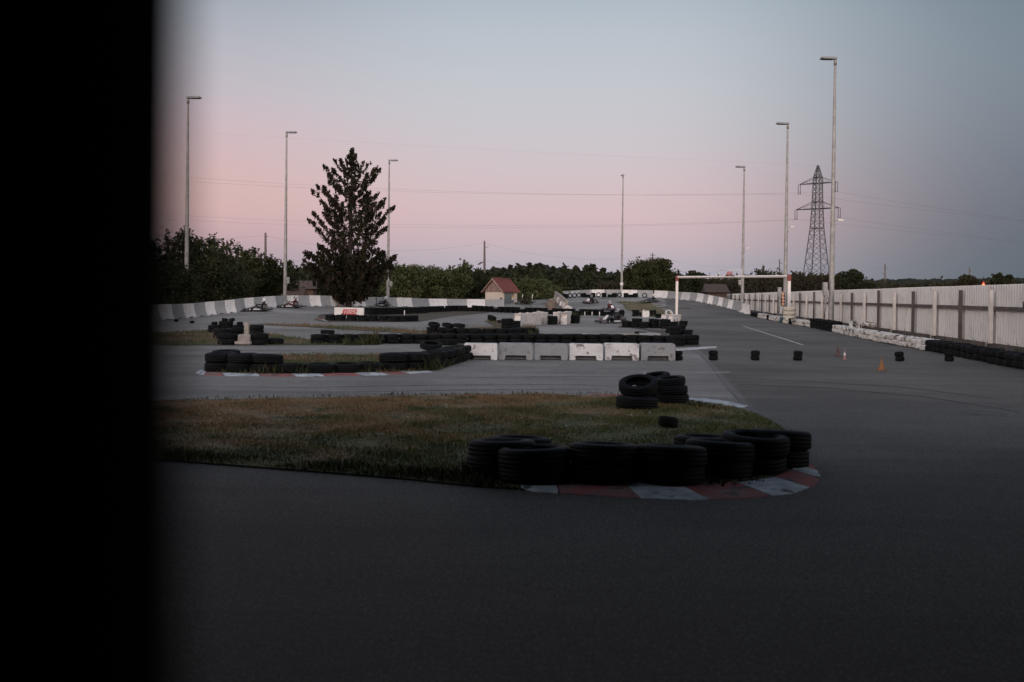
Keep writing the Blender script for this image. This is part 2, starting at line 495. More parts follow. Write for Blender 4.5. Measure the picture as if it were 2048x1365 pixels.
class MB:
    """collects shapes for ONE mesh"""

    def __init__(s):
        s.v = []; s.f = []; s.m = []; s.mats = []; s.sm = []

    def mi(s, m):
        if m not in s.mats: s.mats.append(m)
        return s.mats.index(m)

    def add(s, vs, fs, m, smooth=False):
        b = len(s.v); i = s.mi(m)
        s.v += [tuple(v) for v in vs]
        for f in fs:
            s.f.append([b + k for k in f]); s.m.append(i); s.sm.append(smooth)
        return s

    def box(s, c, d, m, rz=0.0, R=None):
        x, y, z = d[0] / 2, d[1] / 2, d[2] / 2
        vs = [Vector((a * x, b_ * y, e * z)) for e in (-1, 1) for b_ in (-1, 1) for a in (-1, 1)]
        Rm = R if R is not None else Matrix.Rotation(rz, 3, 'Z')
        vs = [Rm @ v + Vector(c) for v in vs]
        return s.add(vs, [(0, 2, 3, 1), (4, 5, 7, 6), (0, 1, 5, 4), (2, 6, 7, 3), (0, 4, 6, 2), (1, 3, 7, 5)], m)

    def tube(s, pts, r, m, n=8, caps=True, smooth=True):
        pts = [Vector(p) for p in pts]
        rs = r if isinstance(r, (list, tuple)) else [r] * len(pts)
        vs = []; fs = []
        t0 = (pts[1] - pts[0]).normalized()
        up = Vector((0, 0, 1)) if abs(t0.z) < 0.9 else Vector((1, 0, 0))
        a = t0.cross(up).normalized()
        for i, p in enumerate(pts):
            t = (pts[min(i + 1, len(pts) - 1)] - pts[max(i - 1, 0)]).normalized()
            a = (a - t * a.dot(t)).normalized()
            b_ = t.cross(a)
            for k in range(n):
                th = 2 * PI * k / n
                vs.append(p + (a * math.cos(th) + b_ * math.sin(th)) * rs[i])
        for i in range(len(pts) - 1):
            for k in range(n):
                fs.append((i * n + k, i * n + (k + 1) % n, (i + 1) * n + (k + 1) % n, (i + 1) * n + k))
        s.add(vs, fs, m, smooth)
        if caps:
            b = len(s.v) - len(vs)
            i = s.mi(m)
            s.f.append([b + k for k in range(n)][::-1]); s.m.append(i); s.sm.append(False)
            s.f.append([b + (len(pts) - 1) * n + k for k in range(n)]); s.m.append(i); s.sm.append(False)
        return s

    def lathe(s, prof, m, n=24, closed=False, T=None, smooth=True):
        vs = []; fs = []
        for k in range(n):
            th = 2 * PI * k / n
            for r, z in prof:
                v = Vector((r * math.cos(th), r * math.sin(th), z))
                vs.append(T @ v if T is not None else v)
        L = len(prof)
        for k in range(n):
            for i in range(L if closed else L - 1):
                j = (i + 1) % L
                fs.append((k * L + i, ((k + 1) % n) * L + i, ((k + 1) % n) * L + j, k * L + j))
        return s.add(vs, fs, m, smooth)

    def prism(s, poly, depth, m, T=None, m2=None):
        """poly in local XZ, extruded along Y from 0 to depth"""
        n = len(poly)
        vs = [Vector((x, 0, z)) for x, z in poly] + [Vector((x, depth, z)) for x, z in poly]
        if T is not None: vs = [T @ v for v in vs]
        s.add(vs, [list(range(n)), list(range(2 * n - 1, n - 1, -1))], m)
        b = len(s.v) - 2 * n; i = s.mi(m2 or m)
        for k in range(n):
            s.f.append([b + k, b + n + k, b + n + (k + 1) % n, b + (k + 1) % n]); s.m.append(i); s.sm.append(False)
        return s

    def ball(s, c, r, m, n=10, sc=(1, 1, 1)):
        prof = [(math.sin(PI * i / n) * 1.0, -math.cos(PI * i / n)) for i in range(n + 1)]
        prof[0] = (0.001, -1); prof[-1] = (0.001, 1)
        T = Matrix.Translation(c) @ Matrix.Diagonal((r * sc[0], r * sc[1], r * sc[2], 1))
        return s.lathe(prof, m, n + 4, T=T)

    def mesh(s, name, bevel=0.0):
        me = bpy.data.meshes.new(name)
        me.from_pydata(s.v, [], s.f)
        for m in s.mats: me.materials.append(m)
        me.polygons.foreach_set('material_index', s.m)
        me.polygons.foreach_set('use_smooth', s.sm)
        bm = bmesh.new(); bm.from_mesh(me)
        bmesh.ops.recalc_face_normals(bm, faces=bm.faces)
        if bevel:
            es = [e for e in bm.edges if len(e.link_faces) == 2 and e.calc_face_angle(0) > 0.6]
            bmesh.ops.bevel(bm, geom=es, offset=bevel, segments=2, affect='EDGES', profile=0.6, clamp_overlap=True)
        bm.to_mesh(me); bm.free()
        me.update()
        return me

    def build(s, name, parent=None, loc=None, rot=None, bevel=0.0):
        return link(name, s.mesh(name, bevel), parent, loc, rot)


def np_mesh(name, V, Fq, mats, midx=None):
    me = bpy.data.meshes.new(name)
    n = len(Fq)
    me.vertices.add(len(V)); me.vertices.foreach_set('co', np.asarray(V, np.float32).ravel())
    k = Fq.shape[1]
    me.loops.add(n * k); me.loops.foreach_set('vertex_index', np.asarray(Fq, np.int32).ravel())
    me.polygons.add(n)
    me.polygons.foreach_set('loop_start', np.arange(0, n * k, k, dtype=np.int32))
    me.polygons.foreach_set('loop_total', np.full(n, k, np.int32))
    for m in mats: me.materials.append(m)
    if midx is not None: me.polygons.foreach_set('material_index', np.asarray(midx, np.int32))
    me.update(calc_edges=True)
    me.validate()
    return me


def sheet(name, poly, dz, m, kind='structure', step=2.0, label=None):
    """flat or terrain-following sheet over a ground polygon (world x, y points)"""
    bm = bmesh.new()
    vs = [bm.verts.new((p[0], p[1], 0)) for p in poly]
    bm.faces.new(vs)
    bmesh.ops.triangulate(bm, faces=bm.faces)
    xs = [p[0] for p in poly]; ys = [p[1] for p in poly]
    if max(ys) > 40:
        for k in range(int(math.floor(min(xs) / step)), int(math.ceil(max(xs) / step)) + 1):
            bmesh.ops.bisect_plane(bm, geom=bm.verts[:] + bm.edges[:] + bm.faces[:], plane_co=(k * step, 0, 0), plane_no=(1, 0, 0))
        for k in range(int(math.floor(max(40, min(ys)) / step)), int(math.ceil(max(ys) / step)) + 1):
            bmesh.ops.bisect_plane(bm, geom=bm.verts[:] + bm.edges[:] + bm.faces[:], plane_co=(0, k * step, 0), plane_no=(0, 1, 0))
    for v in bm.verts:
        v.co.z = G(v.co.x, v.co.y) + dz
    for f in bm.faces:
        if f.normal.z < 0: f.normal_flip()
    bmesh.ops.recalc_face_normals(bm, faces=bm.faces)
    me = bpy.data.meshes.new(name)
    bm.to_mesh(me); bm.free()
    if len(me.polygons) and me.polygons[0].normal.z < 0: me.flip_normals()
    me.materials.append(m)
    o = link(name, me)
    o['kind'] = kind
    return o


def pxpoly(pts):
    return [tuple(W(x, y).xy) for x, y in pts]


ORD = ['', 'first', 'second', 'third', 'fourth', 'fifth', 'sixth', 'seventh', 'eighth', 'ninth', 'tenth', 'eleventh', 'twelfth', 'thirteenth',
       'fourteenth', 'fifteenth', 'sixteenth', 'seventeenth', 'eighteenth', 'nineteenth', 'twentieth']
TENS = {20: 'twenty', 30: 'thirty', 40: 'forty', 50: 'fifty', 60: 'sixty', 70: 'seventy', 80: 'eighty', 90: 'ninety'}


def ordn(n):
    if n <= 20: return ORD[n]
    if n >= 100: return 'hundred and ' + ordn(n - 100) if n > 100 else 'hundredth'
    t = n // 10 * 10
    return TENS[t][:-1] + 'ieth' if n == t else TENS[t] + '-' + ORD[n - t]

# ================================================================== SETTING
xs = [-4000, -2000, -900, -400, -200] + list(gx) + [200, 400, 900, 2000, 4000]
ys = [-400, -150] + list(gy) + [320, 450, 700, 1100, 2000, 4500]
V = np.array([(x, y, G(x, y)) for x in xs for y in ys])
ny = len(ys)
Fq = np.array([(i * ny + j, (i + 1) * ny + j, (i + 1) * ny + j + 1, i * ny + j + 1) for i in range(len(xs) - 1) for j in range(ny - 1)])
setp(link('ground', np_mesh('ground', V, Fq, [M['ground']])), kind='structure')


def interp(x, tab):
    for (a, ya), (b, yb) in zip(tab, tab[1:]):
        if x <= b: return ya + (yb - ya) * (x - a) / (b - a)
    return tab[-1][1]


N1B = [(300, 643), (324, 641), (394, 635), (433, 630), (474, 625.5), (492, 622.5), (556, 616), (573, 614.5), (618, 613.2), (663, 613.2)]
N3B = [(1129, 620), (1121, 612), (1113, 604.5), (1106, 598.5), (1110, 596.5), (1122, 595.5), (1155, 594.8), (1181, 594.2), (1210, 594), (1242.5, 594.5),
       (1275, 595), (1306, 595.8), (1320, 596.3), (1334, 597.4), (1348, 598.6), (1360, 600), (1377.5, 601.7), (1391.4, 603.4), (1404, 605.8), (1414, 607.7),
       (1424, 609.6), (1434, 611.8), (1443, 614), (1453.6, 616.6), (1463, 619), (1478, 624.5), (1490.7, 628.4)]


def outset(p, d=0.3):
    q = Vector((p.x, p.y, 0)); q = q + q.normalized() * d
    return (q.x, q.y)


asp = [(-34, -12), (7.2, -12), (12.3, 22), (16.6, 51), (19.2, 69)]
asp += [outset(W(x, y)) for x, y in reversed(N3B) if x > 1110]
asp += [tuple(W(1150, 629.5).xy), tuple(W(1090, 626).xy), tuple(W(1012, 620).xy)]
asp += [outset(W(x, y)) for x, y in [(1006, 615.8), (900, 615), (780, 614), (720, 613.5), (663, 613.2), (618, 613.2), (573, 614.5), (556, 616), (492, 622.5), (433, 630), (394, 635), (324, 641)]]
asp += [(-34, 50)]
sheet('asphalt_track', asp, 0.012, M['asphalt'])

# grass islands
ISL = {
    'front': [(-60, 905), (150, 914), (330, 925), (600, 946), (800, 962), (930, 976), (1036, 983), (1060, 978), (1160, 975), (1270, 971), (1395, 973), (1480, 970), (1540, 960),
              (1570, 950), (1588, 940), (1605, 925), (1615, 905), (1600, 885), (1560, 858), (1515, 832), (1487, 823), (1440, 814), (1380, 806), (1300, 800), (1240, 798), (1180, 795), (1100, 793), (900, 795), (600, 800), (320, 806), (-60, 812)],
    'second': [(408, 745), (425, 722), (520, 718), (560, 714), (700, 711.5), (845, 712), (870, 700), (918, 692), (932, 722), (880, 742), (800, 748), (650, 750), (500, 750)],
    'third': [(150, 689), (320, 692), (600, 692), (760, 691), (760, 686), (620, 681), (575, 675), (530, 668), (420, 662), (320, 668), (150, 672)],
    'strip': [(515, 649), (600, 651), (700, 655), (780, 659), (852, 664), (852, 671), (760, 664.5), (680, 660), (600, 654.5), (540, 652)],
    'sign': [(628, 641), (650, 645), (838, 645), (900, 634), (985, 624), (1000, 620), (930, 619), (870, 624), (760, 624), (640, 630)],
    'far': [(1231, 602.6), (1246, 602.0), (1275, 603.3), (1306, 610), (1330, 622), (1352, 634), (1330, 637), (1290, 633), (1264, 623.5), (1247, 612)],
    'mid': [(968, 643), (1035, 641), (1050, 652), (1072, 655), (1078, 668), (1062, 674), (930, 674), (848, 672), (845, 662), (990, 655)],
    'kart': [(1236, 656), (1300, 660), (1340, 662), (1336, 672), (1400, 690), (1398, 694), (1345, 695), (1330, 690), (1322, 668), (1240, 652)],
}
MT = {'front': 'lawn', 'second': 'turf', 'third': 'turf', 'strip': 'turf', 'sign': 'dirt', 'far': 'dryturf', 'mid': 'dirt', 'kart': 'dirt'}
ISW = {}
for k, pts in ISL.items():
    ISW[k] = pxpoly(pts)
    sheet('grass_island', ISW[k], 0.03, M[MT[k]])

# verge between the tyre wall and the fence
sheet('verge', [(12.6, 24), (7.0, -8), (10.5, -8), (15.0, 24), (18.9, 50), (27, 110), (24.5, 100), (20.4, 78), (16.9, 52)], 0.018, M['dirt'])


# painted markings
def stripe(name, a, b, w, m, dz=0.017):
    A = W(*a); B = W(*b)
    d = Vector((B.x - A.x, B.y - A.y)).normalized()
    n = Vector((-d.y, d.x)) * w / 2
    return sheet(name, [(A.x + n.x, A.y + n.y), (A.x - n.x, A.y - n.y), (B.x - n.x, B.y - n.y), (B.x + n.x, B.y + n.y)], dz, m)


stripe('painted_line', (1486, 653), (1605, 691), 0.10, M['linepaint'])
stripe('painted_line', (1345, 694.5), (1775, 690), 0.07, M['faintpaint'], 0.021)
stripe('painted_line', (1384, 748), (1413, 747.5), 0.10, M['faintpaint'])
stripe('painted_line', (1426, 747), (1460, 746), 0.10, M['linepaint'])
for a, b in [((1425, 652), (1448, 653)), ((1430, 657), (1456, 657.5)), ((1438, 661), (1468, 661.5)), ((1452, 666), (1488, 666)),
             ((1468, 671), (1502, 671.5)), ((1476, 677), (1535, 677.5)), ((1570, 668), (1600, 668)), ((1600, 673.5), (1634, 673.5)), ((1500, 650), (1535, 651))]:
    stripe('grid_marking', a, b, 0.16, M['faintpaint'])
sheet('painted_curve', pxpoly([(1352, 699), (1395, 695.5), (1425, 693.8), (1434, 694.5), (1432, 697.5), (1400, 700), (1352, 704)]), 0.017, M['linepaint'])
# bitumen joint between the two tarmacs, old skid arcs, manhole
jt = [(1383, 700), (1402, 712), (1416, 726), (1428, 742), (1446, 766), (1468, 792), (1490, 813), (1520, 832), (1560, 852)]
for a, b in zip(jt, jt[1:]):
    stripe('tar_joint', a, b, 0.055, M['tar'], 0.0165)

def ribbon(name, pts, w, m, dz):
    L = [W(*p) for p in pts]; fine = []
    for a, c in zip(L, L[1:]):
        for i in range(4): fine.append(a.lerp(c, i / 4))
    fine.append(L[-1]); A_, B_ = [], []
    for i, p in enumerate(fine):
        d = (fine[min(i + 1, len(fine) - 1)] - fine[max(i - 1, 0)]); d.z = 0; d.normalize()
        n_ = Vector((-d.y, d.x, 0)) * w / 2 * (.35 + .65 * math.sin(PI * min(.97, max(.03, i / (len(fine) - 1)))))
        A_.append((p.x + n_.x, p.y + n_.y)); B_.append((p.x - n_.x, p.y - n_.y))
    return sheet(name, A_ + B_[::-1], dz, m)


for i, (pts, w, mk) in enumerate([
        ([(300, 774), (600, 777), (900, 772), (1150, 771), (1330, 780)], .14, 'skid'), ([(420, 786), (700, 786), (1000, 781), (1200, 781)], .10, 'skid'),
        ([(900, 757), (1150, 755), (1300, 757), (1380, 764)], .16, 'skid'), ([(330, 703), (600, 702), (820, 706), (880, 704)], .2, 'skid'),
        ([(1440, 757), (1600, 764), (1800, 776), (2000, 800)], .12, 'skiddark'), ([(1470, 770), (1650, 778), (1850, 796), (2040, 826)], .14, 'skiddark')]):
    ribbon('skid_mark', pts, w, M[mk], .0145 + .0006 * (i % 3))

for pts in ([(1128, 727), (1214, 727), (1190, 746), (1100, 746)], [(640, 699), (800, 698), (790, 706), (620, 707)]):
    sheet('tarmac_patch', pxpoly(pts), .0155, M['patch'])
for pts in ([(560, 757), (640, 765), (720, 763), (800, 772)],):
    ribbon('tarmac_crack', pts, .018, M['tar'], .0152)

mh = W(1968, 829)
b = MB()
b.lathe([(0.001, 0.0), (0.30, 0.0), (0.30, -0.01), (0.34, -0.01), (0.34, 0.002), (0.40, 0.002), (0.40, -0.02)], M['tar'], 28)
for i in range(-3, 4):
    b.box((i * 0.075, 0, 0.002), (0.02, 0.4, 0.006), M['tar'])
setp(b.build('manhole_cover', loc=(mh.x, mh.y, 0.018)), 'round dark manhole cover let into the tarmac at right', 'manhole')

# ------------------------------------------------------------------ kerbs
def kerb(label, outer, inner, cuts, group=None):
    """outer, inner: px polylines with the same number of points; cuts: list of (end fraction, colour)"""
    root = thing('track_kerb', label, 'kerb', (0, 0, 0), 0, group)
    O = [W(*p) for p in outer]; I = [W(*p) for p in inner]
    N = 60
    def samp(L, t):
        ls = [0]
        for a, c in zip(L, L[1:]): ls.append(ls[-1] + (c - a).length)
        d = t * ls[-1]
        for k in range(len(L) - 1):
            if d <= ls[k + 1] + 1e-9:
                u = (d - ls[k]) / max(1e-9, ls[k + 1] - ls[k])
                return L[k].lerp(L[k + 1], u)
        return L[-1]
    p0 = 0.0
    for t1, mk in cuts:
        bb = MB(); vs = []; fs = []
        n = max(3, int((t1 - p0) * N))
        for i in range(n + 1):
            t = p0 + 0.002 + (t1 - p0 - 0.004) * i / n
            o = samp(O, t); q = samp(I, t)
            wob = 0.012 * math.sin(i * 2.1 + p0 * 40)
            for s_, z in [(0, 0.0), (0.04, 0.012), (0.35, 0.020), (0.7, 0.026), (1.0, 0.028), (1.0, 0.0)]:
                p = o.lerp(q, s_)
                vs.append((p.x + (wob if s_ < .1 else 0), p.y + (wob if s_ < .1 else 0), p.z + z + 0.006))
        for i in range(n):
            for k in range(5):
                fs.append((i * 6 + k, (i + 1) * 6 + k, (i + 1) * 6 + k + 1, i * 6 + k + 1))
        fs.append(tuple(range(6))); fs.append(tuple(n * 6 + k for k in range(5, -1, -1)))
        bb.add(vs, fs, M[mk], False)
        bb.build('painted_block', root)
        p0 = t1
    return root


R_, W_ = 'kerbred', 'kerbwhite'
kerb('broad red and white kerb curving round the front tyres',
     [(1040, 984), (1090, 989), (1160, 993.5), (1270, 1000), (1395, 1004.5), (1500, 1001), (1590, 991), (1632, 974), (1643, 957), (1628, 936)],
     [(1040, 979), (1090, 979), (1160, 977), (1270, 973), (1395, 975), (1485, 972), (1545, 962), (1572, 952), (1590, 942), (1604, 928)],
     [(0.09, W_), (0.26, R_), (0.40, W_), (0.55, R_), (0.70, W_), (0.83, R_), (0.93, W_), (1.0, R_)])
kerb('pale worn kerb strip behind the leaning tyre stacks',
     [(1180, 789), (1240, 790), (1300, 791), (1380, 796), (1440, 802), (1497, 814)],
     [(1180, 795), (1240, 797), (1300, 799), (1380, 804), (1440, 812), (1485, 820)],
     [(0.2, R_), (0.55, R_), (0.78, W_), (0.9, W_), (1.0, W_)])
kerb('low red and white kerb along the long weedy tyre row',
     [(391, 747), (400, 751.5), (441, 753.5), (545, 755), (653, 754.5), (758, 752.5), (820, 749.5), (868, 745.5)],
     [(402, 742), (412, 747), (445, 749), (545, 750.5), (653, 750), (750, 747.5), (800, 745), (830, 741)],
     [(0.12, W_), (0.20, R_), (0.33, W_), (0.45, R_), (0.55, W_), (0.68, R_), (0.78, W_), (0.87, R_), (1.0, W_)])
kerb('short faded kerb end left of the sign island', [(628, 639), (640, 642.5), (652, 645.5)], [(636, 637), (646, 640), (656, 643)], [(0.5, R_), (1, W_)])
kerb('pale kerb edge round the far dry grass island', [(1231, 602), (1250, 601.4), (1275, 602.6)], [(1233, 603.6), (1250, 602.8), (1275, 604.2)], [(1, W_)])
kerb('grey kerb edge behind the long weedy tyre row', [(515, 719), (545, 715.5), (580, 712)], [(520, 722), (548, 718), (582, 714)], [(1, W_)])

# ------------------------------------------------------------------ striped concrete barriers
PROF = [(0.0, 0.0), (0.02, 0.10), (0.09, 0.26), (0.155, 0.48), (0.185, 0.70), (0.195, 0.89), (0.375, 0.89), (0.385, 0.70), (0.42, 0.40), (0.55, 0.10), (0.57, 0.0)]


def barrier_unit(A, B, mk, label, group, h=0.89):
    d = Vector((B.x - A.x, B.y - A.y, 0)); L = d.length - 0.012
    ang = math.atan2(d.y, d.x)
    root = thing('concrete_barrier', label, 'barrier', A, ang, group)
    slope = (B.z - A.z) / max(L, .01)
    T = Matrix(((1, 0, 0, 0), (0, 1, 0, 0), (slope, 0, h / 0.89, 0), (0, 0, 0, 1)))
    b = MB()
    # long body with a forklift notch under its middle
    body = [(y, z) for y, z in PROF]
    def seg(x0, x1, zmin):
        vs = []
        for x in (x0, x1):
            for y, z in body: vs.append(T @ Vector((x, y, max(z, zmin))))
        n = len(body)
        fs = [(k, k + 1, n + k + 1, n + k) for k in range(n - 1)] + [(n - 1, 0, n, 2 * n - 1)] + [tuple(range(n)), tuple(range(2 * n - 1, n - 1, -1))]
        b.add(vs, fs, M[mk], False)
    n0, n1 = L * 0.34, L * 0.66
    seg(0.006, n0, 0.0); seg(n0, n1, 0.075); seg(n1, L, 0.0)
    b.build('barrier_body', root)
    f = MB()
    f.box((L / 2, 0.16, 0.036 + slope * L / 2), (n1 - n0 - 0.01, 0.10, 0.066), M['blackplastic'])  # black filler stands in for the shade inside the notch
    f.build('notch_shade', root)
    return root


def barrier_chain(tab, xs_, cols, labels, group, smooth_z=True):
    pts = [W(x, interp(x, tab)) for x in xs_]
    for i in range(len(pts) - 1):
        barrier_unit(pts[i], pts[i + 1], cols[i], labels(i, cols[i]), group)
    return pts


cname = {'wbar': 'white', 'gbar': 'grey'}
x1 = [300, 324, 349.5, 372, 394, 415, 434, 454, 474, 493, 512, 533, 556, 578, 600, 622, 644, 664, 686, 709, 733, 754]
# px positions of the joints at the foot of the wall
N1T = N1B + [(700, 613.3), (760, 613.8)]
barrier_chain(N1T, x1, ['gbar' if i % 2 else 'wbar' for i in range(1, len(x1))][::1],
              lambda i, c: f'{cname[c]} concrete barrier, {ordn(i + 1)} from the left along the left wall', 'striped barriers of the left wall')
x2 = [756, 776, 796, 826.5, 860, 896.5, 934, 971, 1008.5]
N2T = [(756, 613.8), (800, 614.3), (860, 615), (934, 615.6), (1009, 616)]
barrier_chain(N2T, x2, ['wbar', 'gbar', 'gbar', 'wbar', 'gbar', 'wbar', 'gbar', 'wbar', 'gbar'][1:],
              lambda i, c: f'{cname[c]} concrete barrier, {ordn(i + 1)} unit right of the spruce, towards the hut', 'striped barriers between spruce and hut')
# bare concrete units seen from the side at the end of the far bend
pl = [W(1129, 620), W(1121, 612), W(1113, 604.5), W(1106, 598.5)]
for i in range(3):
    barrier_unit(pl[i + 1], pl[i], 'tanconc', f'bare tan concrete unit, {ordn(3 - i)} from the far end, closing the far bend', 'bare concrete units by the far bend', 0.95)
x3 = [1107, 1122, 1139, 1156, 1180, 1209, 1242.5, 1275, 1306, 1333, 1360, 1377.5, 1391.4, 1404, 1414, 1424, 1434, 1443, 1453.6, 1463, 1479, 1491]
c3_ = ['wbar', 'gbar', 'wbar', 'gbar', 'wbar', 'gbar', 'wbar', 'gbar', 'wbar', 'gbar', 'wbar', 'gbar', 'wbar', 'gbar', 'wbar', 'gbar', 'wbar', 'gbar', 'wbar', 'gbar', 'wbar']
c3_[1] = 'gbar'; 
barrier_chain([(1100, 597)] + N3B[4:], x3, c3_, lambda i, c: f'{cname[c]} concrete barrier, {ordn(i + 1)} from the left round the far bend', 'striped barriers round the far bend')

# white plastic pieces tumbled along the bare concrete units
for i, (x, y, w, h, a) in enumerate([(1114, 599, .45, .45, .1), (1120, 604.5, .45, .6, .5), (1125, 611, .5, .5, .9), (1131, 617, .5, .7, .2), (1137, 621.5, .9, .55, .6)]):
    g = W(x, max(y, 598) + 2)
    k = F / g.y
    b = MB()
    b.prism([(-w / 2, 0), (w / 2, 0), (w * .36, h * .55), (w * .42, h * .9), (w * .3, h), (-w * .3, h), (-w * .42, h * .6)], 0.28, M['dirtyplastic'])
    b.box((0, 0.14, h + 0.02), (w * .3, 0.12, 0.05), M['dirtyplastic'])
    z = g.z
    setp(b.build('plastic_block', loc=(g.x, g.y, z), rot=(0, 0.25 * (-1) ** i, a), bevel=0.02),
         f'{["small white plastic block highest up beside the bare concrete", "second white plastic block beside the bare concrete", "third white plastic block, leaning inward beside the concrete", "white plastic block near the foot of the bare concrete", "wide white plastic block lying nearest behind the tyres"][i]}', 'plastic block',
         'white plastic blocks at the far bend')

# ------------------------------------------------------------------ row of six forklift-slot concrete blocks
def slot_block(px0, px1, ytop, ybase, mk, label, chip):
    A = W(px0, ybase); B = W(px1, ybase); k = F / A.y
    Wd = (px1 - px0) / k - 0.02; H = (ybase - ytop) / k * 0.96
    root = thing('concrete_block', label, 'concrete block', ((A.x + B.x) / 2, A.y, 0.014), 0, 'concrete blocks across the track')
    D = 0.46
    b = MB()
    n = Wd * 0.18
    top = [(-Wd / 2, 0), (-Wd / 2 + n, 0), (-Wd / 2 + n + .02, H * .27), (Wd / 2 - n - .02, H * .27), (Wd / 2 - n, 0), (Wd / 2, 0), (Wd / 2 - 0.008, H * .97), (-Wd / 2 + 0.008, H * .97)]
    b.prism(top, D, M[mk])
    b.box((0, D / 2, H * .985), (Wd - 0.06, D - .06, H * .03), M[mk])
    b.box((0, D * .62, H * .14), (Wd - 2 * n + .02, D * .42, H * .2), M['gpaint'])
    b.build('block_body', root, bevel=0.012)
    ch = MB()
    for s_, x in ((1, -Wd / 2 + .03 + n * .4), (1, Wd / 2 - n * .5)):
        if chip:
            pts = [(x + 0.05 * math.cos(t) * random.uniform(.6, 1.2), 0.05 + 0.045 * math.sin(t) * random.uniform(.6, 1.2)) for t in [i * PI / 4 for i in range(8)]]
            ch.prism(pts, 0.006, M['tanconc'], T=Matrix.Translation((0, -0.004, 0)))
    if ch.v: ch.build('bare_patch', root)


for i, (a, c, t, y, mk, lb) in enumerate([
        (926, 995.5, 687, 721, 'wpaint', 'white painted concrete block at the left end, next to the tyres'),
        (996.5, 1066, 686.5, 721, 'gpaint', 'grey concrete block right beside the leftmost white block'),
        (1067, 1135.5, 687.5, 721.3, 'gpaint', 'mottled grey concrete block, third in the block row'),
        (1137, 1206, 688, 721.6, 'wpaint', 'white concrete block just right of the two grey ones'),
        (1208, 1278, 687, 721.8, 'wpaint', 'white concrete block with a tan patch at its lower left corner'),
        (1280, 1350.5, 687, 722.4, 'gpaint', 'grey concrete block at the right end beside the small tyres')]):
    slot_block(a, c, t, y, mk, lb, i in (1, 4, 5))

# flat beams lying behind the low tyre row
for i, (a, c, y0, y1, mk) in enumerate([(1166, 1219, 671.5, 677, 'wpaint'), (1229, 1281, 671, 676.5, 'tanconc'), (1283, 1326, 669.5, 676, 'gpaint')]):
    A = W(a, 683); B = W(c, 683); k = F / A.y
    b = MB(); b.prism([(0, 0), (B.x - A.x, 0), (B.x - A.x - .03, (683 - y0) / k), (0.03, (683 - y0) / k)], 0.3, M[mk])
    setp(b.build('concrete_beam', loc=(A.x, A.y + 0.75, 0.03), bevel=0.012),
         ['white concrete beam behind the low tyre row', 'tan concrete beam between the white and the grey beam', 'grey concrete beam behind the tyres nearest the big stack'][i], 'concrete beam', 'low concrete beams behind the tyres')

# ------------------------------------------------------------------ corrugated fence
FX = lambda Y: 15.6 + 0.14 * (Y - 30.5)
fence = thing('sheet_metal_fence', 'tall pale corrugated metal fence with dark rails along the right side', 'fence', (FX(16), 16, 0), math.atan2(1, 0.14))
FM = Matrix.Translation((FX(16), 16, 0)) @ Matrix.Rotation(math.atan2(1, 0.14), 4, 'Z')   # local x runs along the fence, local y to its left (track side)
DY = math.sqrt(1 + 0.14 ** 2)
L0 = 0.0; LEN = (180 - 16) * DY
posts = [36.1 + 6.55 * i for i in range(-3, 22)]
lights = [39.4 + 6.55 * i for i in range(-3, 22)]
bounds = [16.0] + [p for p in sorted(posts + lights) if 17 < p < 178] + [180.0]
zt = 2.24
for a, c in zip(bounds, bounds[1:]):
    la, lc = (a - 16) * DY + .006, (c - 16) * DY - .006
    vs = []; fs = []
    n = max(2, int((lc - la) / 0.235)); w = (lc - la) / n
    prof = []
    for i in range(n):
        x = la + i * w
        prof += [(x, 0), (x + w * .50, 0), (x + w * .60, 0.045), (x + w * .88, 0.045), (x + w * .98, 0)]
    prof.append((lc, 0))
    dzt = random.uniform(-.015, .015)
    for x, y in prof:
        vs += [(x, y, 0.24), (x, y, zt + dzt)]
    for i in range(len(prof) - 1):
        fs.append((2 * i, 2 * i + 2, 2 * i + 3, 2 * i + 1))
    b = MB(); b.add(vs, fs, M['sheet'], False)
    b.build('corrugated_panel', fence)
for i, z in enumerate((1.45, 0.20)):
    b = MB(); b.box((LEN / 2, 0.10, z), (LEN, 0.05, 0.13 if i == 0 else 0.22), M['rail']); b.build('rail', fence)
for p in posts:
    if 17 < p < 178:
        b = MB(); h = 2.05 + random.uniform(-.03, .12)
        b.box(((p - 16) * DY, 0.185, h / 2), (0.15, 0.10, h), M['rail']); b.build('dark_post', fence)
for p in lights:
    if 17 < p < 178:
        x = (p - 16) * DY; h = 2.0 + random.uniform(-.02, .06)
        b = MB(); b.box((x, 0.19, h / 2 + .15), (0.16, 0.11, h - .3), M['lightpost']); b.build('pale_post', fence)
        b = MB(); b.tube([(x + 0.12, 0.15, 1.42), (x + 0.13, 0.30, 0.02)], 0.022, M['whitemetal'], 8)
        b.build('prop', fence)

